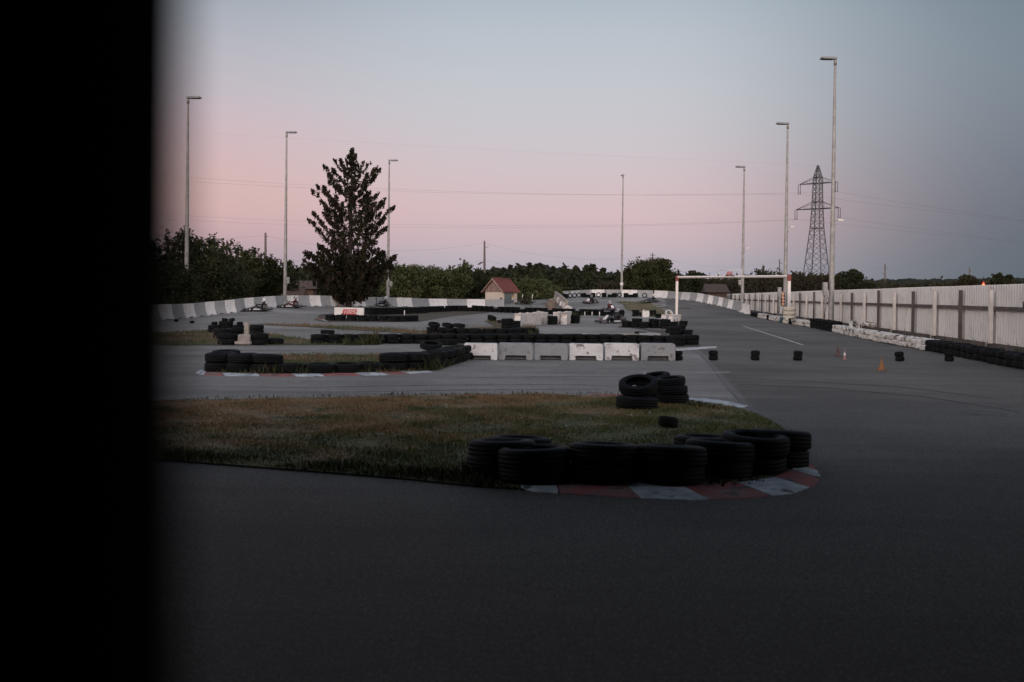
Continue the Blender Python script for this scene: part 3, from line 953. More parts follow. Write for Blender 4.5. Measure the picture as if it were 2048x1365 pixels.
# ------------------------------------------------------------------ tall lamp posts
def lamp_post(px, ybase, Y, ytop, label, head=1, extra=None, z0=None, rz=0.0):
    base = P(px, ybase, Y); z = z0 if z0 is not None else G(base.x, Y)
    top = P(px, ytop, Y)
    H = top.z - z
    root = thing('lamp_post', label, 'lamp post', (base.x, Y, z), 0, 'tall lamp posts round the track')
    b = MB(); b.tube([(0, 0, 0), (0, 0, 0.06)], 0.24, M['galv'], 14)
    b.tube([(0, 0, 0), (0, 0, H * .12), (0, 0, H * .5), (0, 0, H)], [0.17, 0.155, 0.115, 0.06], M['galv'], 14, caps=False)
    b.build('mast', root)
    hd = MB()
    if head:
        R = Matrix.Rotation(rz, 3, 'Z')
        def q(x, y, zz): v = R @ Vector((x, y, 0)); return (v.x, v.y, H + zz)
        s = head
        w = 0.24
        vs = [q(-0.08 * s, -w * .6, 0.0), q(0.86 * s, -w, 0.02), q(0.86 * s, w, 0.02), q(-0.08 * s, w * .6, 0.0),
              q(-0.08 * s, -w * .4, 0.12), q(0.80 * s, -w * .7, 0.14), q(0.80 * s, w * .7, 0.14), q(-0.08 * s, w * .4, 0.12)]
        hd.add(vs, [(0, 1, 2, 3), (4, 5, 6, 7), (0, 1, 5, 4), (1, 2, 6, 5), (2, 3, 7, 6), (3, 0, 4, 7)], M['galv'])
        hd.tube([(0, 0, H - .35), (0, 0, H + .06)], 0.085, M['galv'], 10)
        h = hd.build('lamp_head', root)
        g = MB()
        c = R @ Vector((0.44 * s, 0, 0))
        g.box((c.x, c.y, H - 0.005), (0.62, 0.36, 0.03), M['glassdark'], R=R)
        g.build('lamp_glass', h)
    if extra: extra(root, H)
    return root


def cabinet(dx, z, w=0.26, h=0.52):
    def f(root, H):
        b = MB(); b.box((dx, -.12, z), (w, .2, h), M['galv']); b.tube([(dx, -.12, z - h / 2), (dx * .3, -.1, z - h / 2 - .5)], .02, M['blackplastic'], 6)
        b.build('junction_box', root, bevel=.01)
    return f


def floodarm(z, px_=1):
    def f(root, H):
        b = MB(); b.tube([(0, 0, z), (0.55 * px_, -.1, z + .14)], .018, M['galv'], 6)
        b.box((0.42 * px_, -.1, z + .06), (.3, .16, .10), M['whitemetal']); b.box((0.10, -.05, z - .28), (.14, .1, .2), M['galv'])
        b.build('camera_arm', root)
    return f


def band(z):
    def f(root, H):
        b = MB(); b.tube([(0, 0, z - .2), (0, 0, z + .2)], .20, M['whitemetal'], 12); b.build('white_band', root)
    return f


lamp_post(372.5, 620, 67, 197, 'tall lamp post farthest left, in front of the leafy willows', 1, cabinet(.33, 1.95))
lamp_post(570, 600, 85, 266, 'lamp post just left of the big spruce', 1, cabinet(.27, 2.0))
lamp_post(775.5, 605, 99, 322, 'lamp post just right of the big spruce', 1, cabinet(.30, 2.2, .3, .5))
lamp_post(1243, 590, 129, 351, 'lamp post seen end on behind the far bend', 1, band(1.6), rz=PI / 2)
lamp_post(1484.5, 608, 98, 335, 'smallest of the three lamp posts at right, seen through the gantry', -1, lambda r, H: (floodarm(6.5)(r, H), cabinet(-.28, 3.2, .28, .5)(r, H)), z0=0.0)
lamp_post(1569.5, 640, 75, 249, 'middle lamp post of the right side, beside the right gantry leg', -1, floodarm(7.0), z0=0.0)
lamp_post(1662, 650, 58, 119, 'tallest and nearest lamp post, in front of the metal fence', -1,
          lambda r, H: (floodarm(6.2)(r, H), cabinet(-.42, 2.35, .26, 0.6)(r, H)), z0=0.0)
for (px, yt, Y, lb) in [(1562, 575, 72, 'grey switch box on a thin post behind the signal lamps'), (1655, 567, 56, 'grey switch box on a thin post beside the nearest lamp post')]:
    p = P(px, 600, Y); top = P(px, yt, Y).z
    r_ = thing('switch_box', lb, 'switch box', (p.x, Y + .5, 0), 0, 'switch boxes along the fence')
    b = MB(); b.tube([(0, 0, 0), (0, 0, top - .1)], .05, M['galv'], 8); b.build('post', r_)
    b = MB(); b.box((0, -.06, top - .35), (.24, .18, .7), M['galv']); b.box((0.02, -.06, top - .95), (.15, .14, .35), M['galv']); b.build('box', r_, bevel=.012)
    b = MB(); b.tube([(.1, -.1, top - .7), (.2, -.1, top - 1.0), (.06, -.1, top - 1.4), (-.05, -.08, top - 1.9)], .012, M['blackplastic'], 6); b.build('cable', r_)

# ------------------------------------------------------------------ gantry
gl = W(1353, 634); gr = W(1577, 643)
zl = P(1353, 553.5, gl.y).z; zr = P(1577, 551.5, gr.y).z
gant = thing('start_gantry', 'white steel gantry with red corners spanning the start straight', 'gantry', (gl.x, gl.y, gl.z), 0)
d = Vector((gr.x - gl.x, gr.y - gl.y, 0))
HL = zl - gl.z; HR = zr - gl.z
b = MB(); b.box((0, 0, HL / 2 - .2), (.20, .20, HL - .4), M['whitemetal']); b.build('post', gant)
b = MB(); b.box((d.x, d.y, HR / 2 - .2), (.20, .20, HR - .4), M['whitemetal']); b.build('post', gant)
for c in ((0, 0, HL - .16), (d.x, d.y, HR - .16)):
    b = MB(); b.box(c, (.23, .23, .48), M['redpaint']); b.build('corner_joint', gant)
b = MB()
e = d.normalized(); a0 = e * .12; a1 = d - e * .12
b.tube([(a0.x, a0.y, HL - .06), (a1.x, a1.y, HR - .06)], 0.095, M['whitemetal'], 4, smooth=False); b.build('beam', gant)
# dark cable along the leg
b = MB(); b.tube([(.14, .2, 0), (.13, .14, HL * .4), (.05, .12, HL * .8)], .03, M['blackplastic'], 6); b.build('cable', gant)


def text_mesh(s, size, shear=0.0, ext=0.006):
    c = bpy.data.curves.new('t', 'FONT'); c.body = s; c.size = size; c.shear = shear; c.extrude = ext; c.align_x = 'CENTER'; c.align_y = 'CENTER'
    o = bpy.data.objects.new('t', c); COL.objects.link(o)
    bpy.context.view_layer.update()
    me = bpy.data.meshes.new_from_object(o.evaluated_get(bpy.context.evaluated_depsgraph_get()))
    bpy.data.objects.remove(o); bpy.data.curves.remove(c)
    return me


def hundred(root, cx, cy, cz, w, R=None, board=True):
    """red slanted panel with pale 100% lettering, black strip below; built in the local XZ plane facing -Y"""
    R = R or Matrix.Identity(4)
    T = Matrix.Translation((cx, cy, cz)) @ R
    h = w * .36
    b = MB()
    b.prism([(-w * .50, -h * .5), (-w * .44, h * .36), (-w * .38, h * .5), (w * .47, h * .5), (w * .5, h * .36), (w * .44, -h * .5)], 0.02, M['signred'], T=T @ Matrix.Translation((0, -.02, 0)))
    p = b.build('red_panel', root)
    me = text_mesh('100%', h * 1.02, 0.25)
    me.materials.append(M['signwhite'])
    me.transform(T @ Matrix.Translation((0, -.028, -.01 * w)) @ Matrix.Rotation(PI / 2, 4, 'X') @ Matrix.Diagonal((1.12, 1, 1, 1)))
    link('lettering', me, p)
    b = MB()
    b.prism([(-w * .30, -h * .80), (-w * .30, -h * .50), (w * .62, -h * .50), (w * .62, -h * .80)], 0.015, M['black'], T=T @ Matrix.Translation((0, -.016, 0)))
    for i in range(9):
        x = -w * .22 + i * w * .062
        b.prism([(x, -h * .72), (x + w * .006, -h * .58), (x + w * .04, -h * .58), (x + w * .034, -h * .72)], 0.004, M['signwhite'], T=T @ Matrix.Translation((0, -.021, 0)))
    b.prism([(w * .36, -h * .75), (w * .36, -h * .55), (w * .60, -h * .55), (w * .60, -h * .75)], 0.004, M['conebrown'], T=T @ Matrix.Translation((0, -.021, 0)))
    b.build('black_strip', root)
    # little racing kart drawn left of the strip
    b = MB()
    for x, z, r in ((-w * .62, -h * .66, h * .16), (-w * .38, -h * .72, h * .19), (-w * .52, -h * .42, h * .13), (-w * .30, -h * .66, h * .2)):
        pts = [(x + r * math.cos(t), z + r * .8 * math.sin(t)) for t in [k * PI / 6 for k in range(12)]]
        b.prism(pts, 0.004, M['black'], T=T @ Matrix.Translation((0, -.023, 0)))
    b.prism([(-w * .70, -h * .8), (-w * .5, -h * .3), (-w * .40, -h * .25), (-w * .36, -h * .5), (-w * .5, -h * .62)], 0.003, M['redpaint'], T=T @ Matrix.Translation((0, -.0205, 0)))
    b.build('kart_drawing', root)


# wire frame and small sign on the beam
mid_ = 0.49
cx = d.x * mid_; cy = d.y * mid_; cz = HL + (HR - HL) * mid_
def gp(px, y):     # point on the gantry plane
    r = ray(px, y); t = (gl.x * d.y - gl.y * d.x) / (r.x * d.y - r.y * d.x)
    return Vector((r.x * t, r.y * t, CH + r.z * t)) - gl
b = MB()
f0, f1, f2 = gp(1439, 552), gp(1439, 540.8), gp(1483.5, 540.3)
f3 = gp(1483.5, 552); f4, f5 = gp(1461, 541), gp(1461, 552)
for a, c in ((f0, f1), (f1, f2), (f2, f3), (f4, f5)):
    b.tube([a, c], .022, M['whitemetal'], 6)
b.build('sign_frame', gant)
sg = thing('sponsor_sign', 'small red and white 100% sign fixed on the gantry beam', 'sign', gl + gp(1462, 547), math.atan2(d.y, d.x))
hundred(sg, 0, -.14, 0, 0.72)
b = MB(); b.box((0, -.12, -.24), (1.15, .02, .14), M['dirtyplastic']); b.build('lower_plate', sg)

# signal lamps
p = P(1565.5, 600, 73.5)
sig = thing('signal_lamps', 'black panel of four round start lamps on a thin pole by the gantry leg', 'signal', (p.x, 73.5, 0), 0)
b = MB()
b.tube([(0, .05, 0), (0, .05, 1.5)], .03, M['chrome'], 8); b.build('pole', sig)
zt_, zb_ = P(1565.5, 586, 73.5).z, P(1565.5, 611.5, 73.5).z
b = MB(); b.box((0, 0, (zt_ + zb_) / 2), (.27, .12, zt_ - zb_), M['black']); b.build('housing', sig, bevel=.01)
for i in range(4):
    z = zt_ - (i + .5) * (zt_ - zb_) / 4
    b = MB(); T = Matrix.Translation((0, -.065, z)) @ Matrix.Rotation(PI / 2, 4, 'X')
    b.lathe([(.045, 0), (.045, .03), (.09, .025), (.10, 0)], M['lens_ring'], 20, T=T)
    l = b.build('lamp', sig)
    b = MB(); b.lathe([(.001, .012), (.043, .012), (.043, 0)], M['lens_core'], 16, T=T); b.build('lens', l)

# ================================================================== TYRES
def tyre_mesh(name, R, w, ri, mats, seed=0, n=36):
    r = random.Random(seed)
    h = w / 2
    prof = [(ri, -h * .62), (ri + .012, -h * .86), (ri + (R - ri) * .45, -h), (R - .035, -h * .93), (R - .010, -h * .80), (R, -h * .62)]
    for g in (-.42, 0, .42):
        prof += [(R, h * (g - .05)), (R - .004, h * (g - .04)), (R - .004, h * (g + .04)), (R, h * (g + .05))]
    prof += [(R, h * .62), (R - .010, h * .80), (R - .035, h * .93), (ri + (R - ri) * .45, h), (ri + .012, h * .86), (ri, h * .62), (ri + .018, h * .5), (R - .055, h * .45), (R - .05, 0), (R - .055, -h * .45), (ri + .018, -h * .5)]
    b = MB()
    vs = []; fs = []
    L = len(prof)
    a1, a2 = r.uniform(0, 6), r.uniform(0, 6)
    for k in range(n):
        th = 2 * PI * k / n
        e = 1 + .012 * math.sin(2 * th + a1) + .006 * math.sin(3 * th + a2)
        for q, z in prof:
            # shallow tread blocks: every other segment sits a little lower near the shoulders
            rr = q * e - (.006 if (k % 2 and q > R - .004 and abs(z) > h * .45) else 0)
            vs.append((rr * math.cos(th), rr * math.sin(th), z + .006 * math.sin(th + a2)))
    for k in range(n):
        for i in range(L):
            j = (i + 1) % L
            fs.append((k * L + i, ((k + 1) % n) * L + i, ((k + 1) % n) * L + j, k * L + j))
    b.add(vs, fs, mats, True)
    me = b.mesh(name)
    return me


TM = {}
for mk in ('rubber', 'rubber_white', 'rubber_cream', 'rubber_blue'):
    for s in range(3):
        TM[mk, s] = tyre_mesh('car_tyre', .31, .180, (.185, .20, .19)[s], M[mk], s)
KT = tyre_mesh('kart_tyre', .122, .128, .066, M['rubber'], 5, 24)
TY = []   # every car tyre of the place


def tyre(x, y, z, label, group, mk='rubber', sc=1.0, rot=None, s=None):
    """x, y ground position of the centre, z height of the centre"""
    TY.append(dict(loc=Vector((x, y, z)), rot=rot or (random.uniform(-.03, .03), random.uniform(-.03, .03), random.uniform(0, 6)), sc=sc, mk=mk,
                   s=random.randrange(3) if s is None else s, label=label, group=group))


def path(pts, sp):
    """equally spaced ground points along a px path of front contact points"""
    L = [W(*p) for p in pts]
    res = []; ls = [0]
    for a, c in zip(L, L[1:]): ls.append(ls[-1] + (c - a).length)
    n = max(1, round(ls[-1] / sp))
    for i in range(n + 1):
        dd = ls[-1] * i / n
        for k in range(len(L) - 1):
            if dd <= ls[k + 1] + 1e-6:
                u = (dd - ls[k]) / max(1e-9, ls[k + 1] - ls[k]); res.append(L[k].lerp(L[k + 1], u)); break
    return res


def row(desc, pts, layers, sp=.60, sc=1.0, group=None, mk=lambda i: 'rubber', lift=0.03, jit=.03, skip=()):
    """layers: int or function of index; ordered from the left"""
    P_ = path(pts, sp)
    for i, p in enumerate(P_):
        if i in skip: continue
        n = layers(i, len(P_)) if callable(layers) else layers
        q = Vector((p.x, p.y, 0)); q += q.normalized() * .31 * sc
        for l in range(n):
            ln = {1: '', 2: ('lower layer, ', 'top layer, ')[l] if l < 2 else ''}.get(n, ('bottom layer, ', 'middle layer, ', 'top layer, ')[min(l, 2)])
            m_ = mk(i)
            col = {'rubber': 'black', 'rubber_white': 'flaking white', 'rubber_cream': 'cream', 'rubber_blue': 'blue'}[m_]
            j = Vector((random.uniform(-jit, jit), random.uniform(-jit, jit), 0))
            tyre(q.x + j.x, q.y + j.y, G(q.x, q.y) + lift + .09 * sc + l * .173 * sc, f'{col} tyre, {ln}{ordn(i + 1)} from the left, {desc}', group, m_, sc)


def single(px, y, l, label, group, mk='rubber', sc=1.0, rot=None, dz=0, s=None, lift=.03, back=.31):
    p = W(px, y); q = Vector((p.x, p.y, 0)); q += q.normalized() * back * sc
    tyre(q.x, q.y, G(q.x, q.y) + lift + .09 * sc + l * .173 * sc + dz, label, group, mk, sc, rot, s)


# --- A: the row in the foreground
gA = 'tyres of the front row by the kerb'
for i, (px, y) in enumerate([(1000, 962), (1070, 979), (1205, 979), (1338, 981), (1435, 966), (1505, 957), (1552, 944)]):
    nm = ordn(i + 1)
    single(px, y, 0, f'black tyre, lower layer of the front row, {nm} from the left', gA, sc=1.05, s=i % 3, rot=(-.09 if i != 5 else .02, 0, 0), dz=-.03)
    rt = [(-.08, -.03, 0.1), (-.07, -.06, 0.1), (-.11, .01, 0), (-.10, .02, 0.1), (-.09, .03, 0), (.03, -.03, 1.3), (-.10, .02, 0)][i]
    single(px + (4 if i != 1 else -2), y, 1, f'black tyre, top layer of the front row, {nm} from the left', gA, sc=1.05, rot=rt, s=i % 3, dz=(-.07, -.075, -.04, -.05, -.055, -.02, -.03)[i])
single(1040, 946, 0, 'black tyre half hidden behind the first two of the front row', gA)
single(1040, 946, 1, 'wet-rimmed black tyre on top, half hidden behind the left end of the front row', gA, dz=-.08, rot=(-.08, 0, 0))
single(1408, 944, 0, 'black tyre in the grass behind the middle of the front row', gA)
single(1408, 944, 1, 'black tyre on top, peeking over behind the fifth of the front row', gA, dz=-.07, rot=(-.08, 0, 0))

# --- B: leaning cluster on the grass
gB = 'tyres of the leaning cluster on the grass'
single(1273, 826, 0, 'black tyre at the foot of the leaning stack with the metal peg', gB, sc=1.0, rot=(0.02, .03, 1))
single(1276, 822, 1, 'black tyre tilted open towards the lawn, upper one of the left stack', gB, sc=.95, rot=(.30, -.12, 0), dz=.07)
single(1303, 808, 0, 'black tyre at the bottom, in the middle of the leaning cluster', gB, sc=.84)
single(1306, 808, 1, 'black tyre in the second layer in the middle of the leaning cluster', gB, sc=.9)
single(1288, 812, 2, 'small worn tyre standing behind the peg on the cluster', gB, sc=.50, dz=.10)
single(1310, 802, 2, 'black tyre leaning right on top of the middle of the cluster', gB, sc=.82, rot=(.10, -.20, 0), dz=-.04)
single(1343, 813, 0, 'black tyre at the bottom of the right end of the cluster', gB, sc=.86)
single(1342, 813, 1, 'black tyre second from the ground at the right end of the cluster', gB, sc=.82, dz=-.01)
single(1340, 812, 2, 'rough treaded tyre on top at the right end of the cluster', gB, sc=.78, rot=(.04, -.14, 0), dz=-.01)
pg = W(1288, 806)
b = MB(); b.tube([(0, 0, 0), (0.01, 0, 0.50)], .020, M['galv'], 8)
setp(b.build('metal_peg', loc=(pg.x, pg.y + .05, 0)), 'thin grey metal peg sticking up through the leaning tyre stack', 'peg')

# --- C: long weedy row
gC = 'tyres of the long weedy row'
row('long weedy row above the kerb', [(441, 746), (500, 749), (560, 751), (650, 751), (745, 748), (828, 744)], lambda i, n: 2 if i < 3 or i > n - 3 else 1, .57, 1.06, gC)
single(452, 737, 1, 'black tyre lying behind at the left end of the long weedy row', gC, dz=.0)
row('short double row climbing to the white block', [(868, 738), (888, 733), (905, 727), (921, 722)], 2, .52, 1.0, gC)
single(862, 712, 1, 'black tyre tipped on its side above the bend of the weedy row', gC, rot=(.17, .08, 0), dz=-.03)
single(893, 706, 1, 'black tyre lying flat behind the short double row', gC)

# --- D: long double row behind the concrete blocks
gD = 'tyres of the long double row behind the blocks'
row('long double row behind the blocks', [(638, 690), (670, 690), (760, 689.5), (900, 689), (1060, 688), (1200, 688), (1345, 692)], 2, .485, .86, gD)
single(655, 682, 1, 'black tyre lying on top at the left end of the long double row', gD, sc=.8, dz=.06)

# --- E: big cluster right of the blocks
gE = 'tyres of the big cluster right of the blocks'
for i, (px, y, n, sc) in enumerate([(1352, 694, 2, .98), (1380, 692, 2, .98), (1350, 676, 3, .8), (1372, 676, 2, .85), (1342, 668, 2, .85), (1360, 664, 2, .85), (1346, 656, 2, .85), (1366, 653, 2, .8)]):
    for l in range(n):
        single(px + (l % 2), y, l, f'black tyre, {("bottom", "second", "third")[l]} in the {ordn(i + 1)} stack from the front, cluster right of the blocks', gE, sc=sc)
single(1281, 673, 0, 'black tyre lying alone beyond the tan concrete beam', gE, sc=.85, back=.31)

# --- F: double row in the middle
gF = 'tyres of the middle row below the plastic barriers'
row('middle row below the plastic barriers', [(867, 671), (905, 673), (960, 674), (1010, 674), (1058, 671.5)], 2, .50, .84, gF)
for px, y, l, t in [(868, 671, 2, (.22, .1, 0)), (896, 672.5, 2, (.1, .15, 0)), (918, 673, 2, (.05, .05, 0))]:
    single(px, y, l, f'tipped black tyre piled at {px - 860} on the left end of the middle row'.replace('at 8 ', 'first ').replace('at 36 ', 'second ').replace('at 58 ', 'third '), gF, sc=.8, rot=t, dz=.05)
for l in range(4):
    single(1014, 665, l, f'black tyre, {("bottom", "second", "third", "top")[l]} of the tall stack left of the plastic barriers', gF, sc=.84)
    if l < 3: single(1030, 662, l, f'black tyre, {("bottom", "second", "third")[l]} of the stack touching the first plastic barrier', gF, sc=.84)

# --- G: low tyres left of the plastic barriers and by their gap
gG = 'tyres around the white plastic barriers'
for i, (px, y, n, rt) in enumerate([(984, 644, 2, (.1, .28, 0)), (1004, 648, 1, None), (1022, 647, 1, None), (1105, 651, 3, None), (1150, 648, 3, None), (1146, 638, 2, None), (1128, 641, 2, None)]):
    for l in range(n):
        single(px, y, l, f'black tyre, {("lowest", "second", "topmost")[l]} of group {ordn(i + 1)} from the left round the plastic barriers', gG, rot=rt, sc=.95)

# --- H: long far row
gH = 'tyres of the far row below the hut'
row('far row running below the hut', [(852, 626), (900, 624), (950, 623.5), (1000, 626), (1060, 628), (1120, 630), (1164, 631.5), (1216, 633), (1286, 634)],
    lambda i, n: 3 if i % 5 else 2, .62, 1.0, gH, skip=(38, 41))
# --- I: round the 100% sign
gI = 'tyres in front of the 100% sign'
row('row below the 100% sign', [(660, 643), (740, 644), (800, 645), (826, 644)], 2, .62, 1.0, gI)
row('row behind the sign island', [(738, 631), (790, 630), (850, 627)], 3, .62, 1.0, gI)
# --- J: dark group by the passing kart
gJ = 'tyres right of the nearest kart'
for i, (px, y, n) in enumerate([(1254, 656, 2), (1274, 657, 3), (1289, 658, 2), (1308, 658, 3), (1330, 659, 3), (1306, 633, 3), (1318, 637, 2), (1330, 640, 1)]):
    for l in range(n):
        single(px, y, l, f'black tyre, {("lowest", "second", "third")[l]} of stack {ordn(i + 1)} right of the nearest kart', gJ, sc=.93)
# --- L: cluster at left with the concrete posts
gL = 'tyres of the left cluster by the concrete post'
for i, (px, y, n) in enumerate([(430, 668, 2), (452, 668, 3), (474, 668, 2), (444, 680, 2), (470, 678, 2), (455, 692, 2), (512, 670, 2), (517, 692, 2), (548, 691, 1)]):
    for l in range(n):
        single(px, y, l, f'black tyre, {("lowest", "second", "third")[l]} of stack {ordn(i + 1)} in the left cluster', gL, sc=.9 if i < 3 else 1.0)
# --- K: tyres against the far barrier, some standing on edge
gK = 'tyres against the barrier of the far bend'
xx = [1122, 1131, 1140, 1149, 1158, 1167, 1176, 1186, 1197, 1208, 1220, 1229, 1239, 1252, 1262, 1271]
up = {1140: 1, 1149: 1, 1158: 1, 1197: 1, 1239: 1, 1289: 1}
for i, px in enumerate(xx + [1289]):
    y = interp(px, [(1122, 598.5), (1140, 597), (1160, 596), (1200, 595.5), (1243, 595.8), (1289, 596.4)])
    if up.get(px):
        single(px, y, 0, f'black tyre standing on edge, {ordn(i + 1)} from the left at the far barrier', gK, sc=.95, rot=(PI / 2, 0, random.uniform(-.5, .5) if px != 1289 else 0), dz=.20, back=.1)
    else:
        for l in range(3 if i % 2 else 2):
            single(px, y, l, f'black tyre, {("lowest", "second", "third")[l]} of stack {ordn(i + 1)} at the far barrier', gK, back=.2)

# --- M: painted wall of tyres along the fence, and black ones towards the camera
gM = 'tyres of the wall along the metal fence'


def colm(px):
    if px < 1514: return 'rubber'
    if 1532 < px < 1537: return 'rubber'
    if 1558 < px < 1569: return 'rubber_blue'
    if px < 1569: return 'rubber_white'
    if 1576 < px < 1581: return 'rubber'
    if 1618 < px < 1661: return 'rubber'
    if px < 1848: return 'rubber_white'
    return 'rubber'


Mp = [(1500, 632), (1560, 646), (1620, 656), (1660, 664), (1700, 673.5), (1770, 688), (1850, 703), (1900, 713), (1960, 725), (2048, 742), (2090, 750)]
Mg = path(Mp, .62)
for i, p in enumerate(Mg):
    pc = p - Vector((0, 0, CH)); pxx = 0
    q = CR.inverted() @ pc
    pxx = 1024 + q.x / -q.z * F
    m_ = colm(pxx)
    n = 2
    if m_ == 'rubber' and 1618 < pxx < 1661: n = 3
    dirv = Vector((1, -.15, 0)).normalized()
    qq = Vector((p.x, p.y, 0)) + dirv * .31
    col = {'rubber': 'black', 'rubber_white': 'flaking white', 'rubber_blue': 'blue'}[m_]
    for l in range(n):
        jj = random.uniform(-.04, .04)
        # the second row behind rises where the wall is black
        tyre(qq.x + jj, qq.y, .02 + .09 + .173 * l, f'{col} tyre, {("lower", "top", "third")[l]} layer, {ordn(len(Mg) - i)} from the near end of the fence wall', gM, m_,
             rot=(random.uniform(-.08, .08), random.uniform(-.08, .08), random.uniform(0, 6)))
    if pxx > 1850 and i % 2 == 0:
        tyre(qq.x + .66, qq.y + .1, .11 + .10, f'black tyre in the back line, {ordn(len(Mg) - i)} from the near end of the fence wall', gM)
for px, y, rt, dz, lb in [(1709, 672, (1.2, .2, .5), .30, 'white painted tyre standing upright in the fence wall'), (1739, 672, (.28, .08, 0), .42, 'large white ringed tyre lying open on top of the fence wall'),
                          (1570, 640, (0, 0, 0), .36, 'cream tyre lying loose beside the gantry foot')]:
    single(px, y, 0, lb, gM, 'rubber_white' if 'white' in lb else 'rubber_cream', rot=rt, dz=dz)
# cream stack round the right gantry foot, white stack round the left one
for l in range(4):
    single(1579, 648, l, f'cream tyre, {("bottom", "second", "third", "top")[l]} of the stack round the right gantry foot', 'tyres round the right gantry foot', 'rubber_cream', sc=1.35 if l else 1.45, lift=.02, dz=.05 * l)
for l in range(2):
    single(1354, 640, l, f'{("lower", "upper")[l]} whitish tyre round the left gantry foot', 'tyres round the left gantry foot', 'rubber_cream', sc=1.0)
single(1338, 637, 1, 'white painted tyre leaning by the left gantry foot', 'tyres round the left gantry foot', 'rubber_white', sc=1.1, rot=(.9, .1, .3), dz=.05)

# --- make them: the 300 that show largest stand alone, the rest is one mass
TY.sort(key=lambda t: -(t['sc'] / t['loc'].length))
seen = set()
rest_v = []; rest_f = []; rest_m = []; RM = [M['rubber'], M['rubber_white'], M['rubber_cream'], M['rubber_blue']]
base = 0
for i, t in enumerate(TY):
    me = TM[t['mk'], t['s']]
    if i < 300:
        o = link('car_tyre', me, None, t['loc'], t['rot']); o.scale = (t['sc'],) * 3
        lb = t['label']
        assert lb not in seen, lb
        seen.add(lb)
        setp(o, lb, 'tyre', t['group'])
    else:
        T = Matrix.Translation(t['loc']) @ Matrix.Rotation(t['rot'][2], 4, 'Z') @ Matrix.Rotation(t['rot'][1], 4, 'Y') @ Matrix.Rotation(t['rot'][0], 4, 'X') @ Matrix.Scale(t['sc'], 4)
        co = np.empty(len(me.vertices) * 3, np.float32); me.vertices.foreach_get('co', co); co = co.reshape(-1, 3)
        Tn = np.array(T)
        rest_v.append(co @ Tn[:3, :3].T + Tn[:3, 3])
        lo_ = np.empty(len(me.loops), np.int32); me.loops.foreach_get('vertex_index', lo_)
        rest_f.append(lo_.reshape(-1, 4) + base); base += len(co)
        rest_m += [RM.index(M[t['mk']])] * len(me.polygons)
if rest_v:
    me = np_mesh('distant_tyres', np.vstack(rest_v), np.vstack(rest_f), RM, rest_m)
    me.polygons.foreach_set('use_smooth', [True] * len(me.polygons))
    setp(link('distant_tyres', me), 'small distant black and white tyres massed in the far rows', 'tyres', kind='stuff')
print('tyres', len(TY))

# --- kart tyres: pairs set out across the track
gk = 'small kart tyres set out across the track'
for i, (px, y, lb) in enumerate([(1357, 723, 'beside the grey concrete block'), (1427, 722.5, 'second from the blocks'), (1512, 722.5, 'third from the blocks'),
                                 (1598, 723, 'fourth from the blocks, left of the cones'), (1802, 724.5, 'right of the orange cone'), (1901, 724.5, 'farthest right, near the fence wall')]):
    p = W(px, y)
    for l in range(2):
        o = link('kart_tyre', KT, None, (p.x + (random.uniform(-.012, .02)), p.y + .12, .016 + .064 + .127 * l), (0, 0, random.uniform(0, 6)))
        setp(o, f'{("lower", "upper")[l]} small kart tyre of the pair {lb}', 'kart tyre', gk)
for (px, y, z, lb) in [(1339, 862, .04, 'small kart tyre lying alone on the lawn'), (381, 648, .02, 'small kart tyre lying at the foot of the left barrier'), (349, 645, .02, 'second small kart tyre at the foot of the left barrier'),
                       (425, 668, .34, 'small kart tyre on the left stack of the left cluster'), (446, 668, .49, 'small kart tyre on the middle of the left cluster'), (460, 668, .49, 'small kart tyre right of the middle of the left cluster'), (476, 668, .34, 'small kart tyre nearest the concrete post')]:
    p = W(px, y)
    o = link('kart_tyre', KT, None, (p.x, p.y + (.12 if px == 1339 else .25), z + .062), (random.uniform(-.1, .1), .08, random.uniform(0, 6)))
    if px == 1339: o.scale = (1.05, 1.05, 1.05)
    setp(o, lb, 'kart tyre', 'stray kart tyres')

# number plate lying against the black tyres
p = W(1857, 701)
r_ = thing('sticker_plate', 'small pale printed plate on the black tyres at the end of the white ones', 'plate', (p.x - .02, p.y - .02, .30), 0)
b = MB(); b.box((0, 0, 0), (.24, .012, .14), M['dirtyplastic'], rz=-.6)
b.build('plate', r_)
b = MB()
for i in range(4):
    for j in range(2):
        v = Matrix.Rotation(-.6, 3, 'Z') @ Vector((-.085 + i * .05, -.009, -.035 + j * .06))
        b.box(v, (.03, .004, .03), M['conebrown'] if (i + j) % 2 else M['black'], rz=-.6)
b.build('faded_print', r_)

# ------------------------------------------------------------------ cones
def cone(px, y, h, mats, label, r=.13, lift=.014):
    p = W(px, y)
    root = thing('traffic_cone', label, 'traffic cone', (p.x, p.y + r, G(p.x, p.y + r) + lift), random.uniform(-.2, .2), 'traffic cones')
    b = MB(); b.box((0, 0, .012), (2.3 * r, 2.3 * r, .024), mats[0]); b.build('base', root, bevel=.006)
    b = MB()
    b.lathe([(r * .86, .024), (r * .80, h * .1), (r * .56, h * .42)], mats[0], 20)
    b.lathe([(r * .56, h * .42), (r * .39, h * .66)], mats[1], 20)
    b.lathe([(r * .39, h * .66), (r * .14, h * .97), (r * .10, h), (.001, h)], mats[0], 20)
    b.build('cone_body', root)


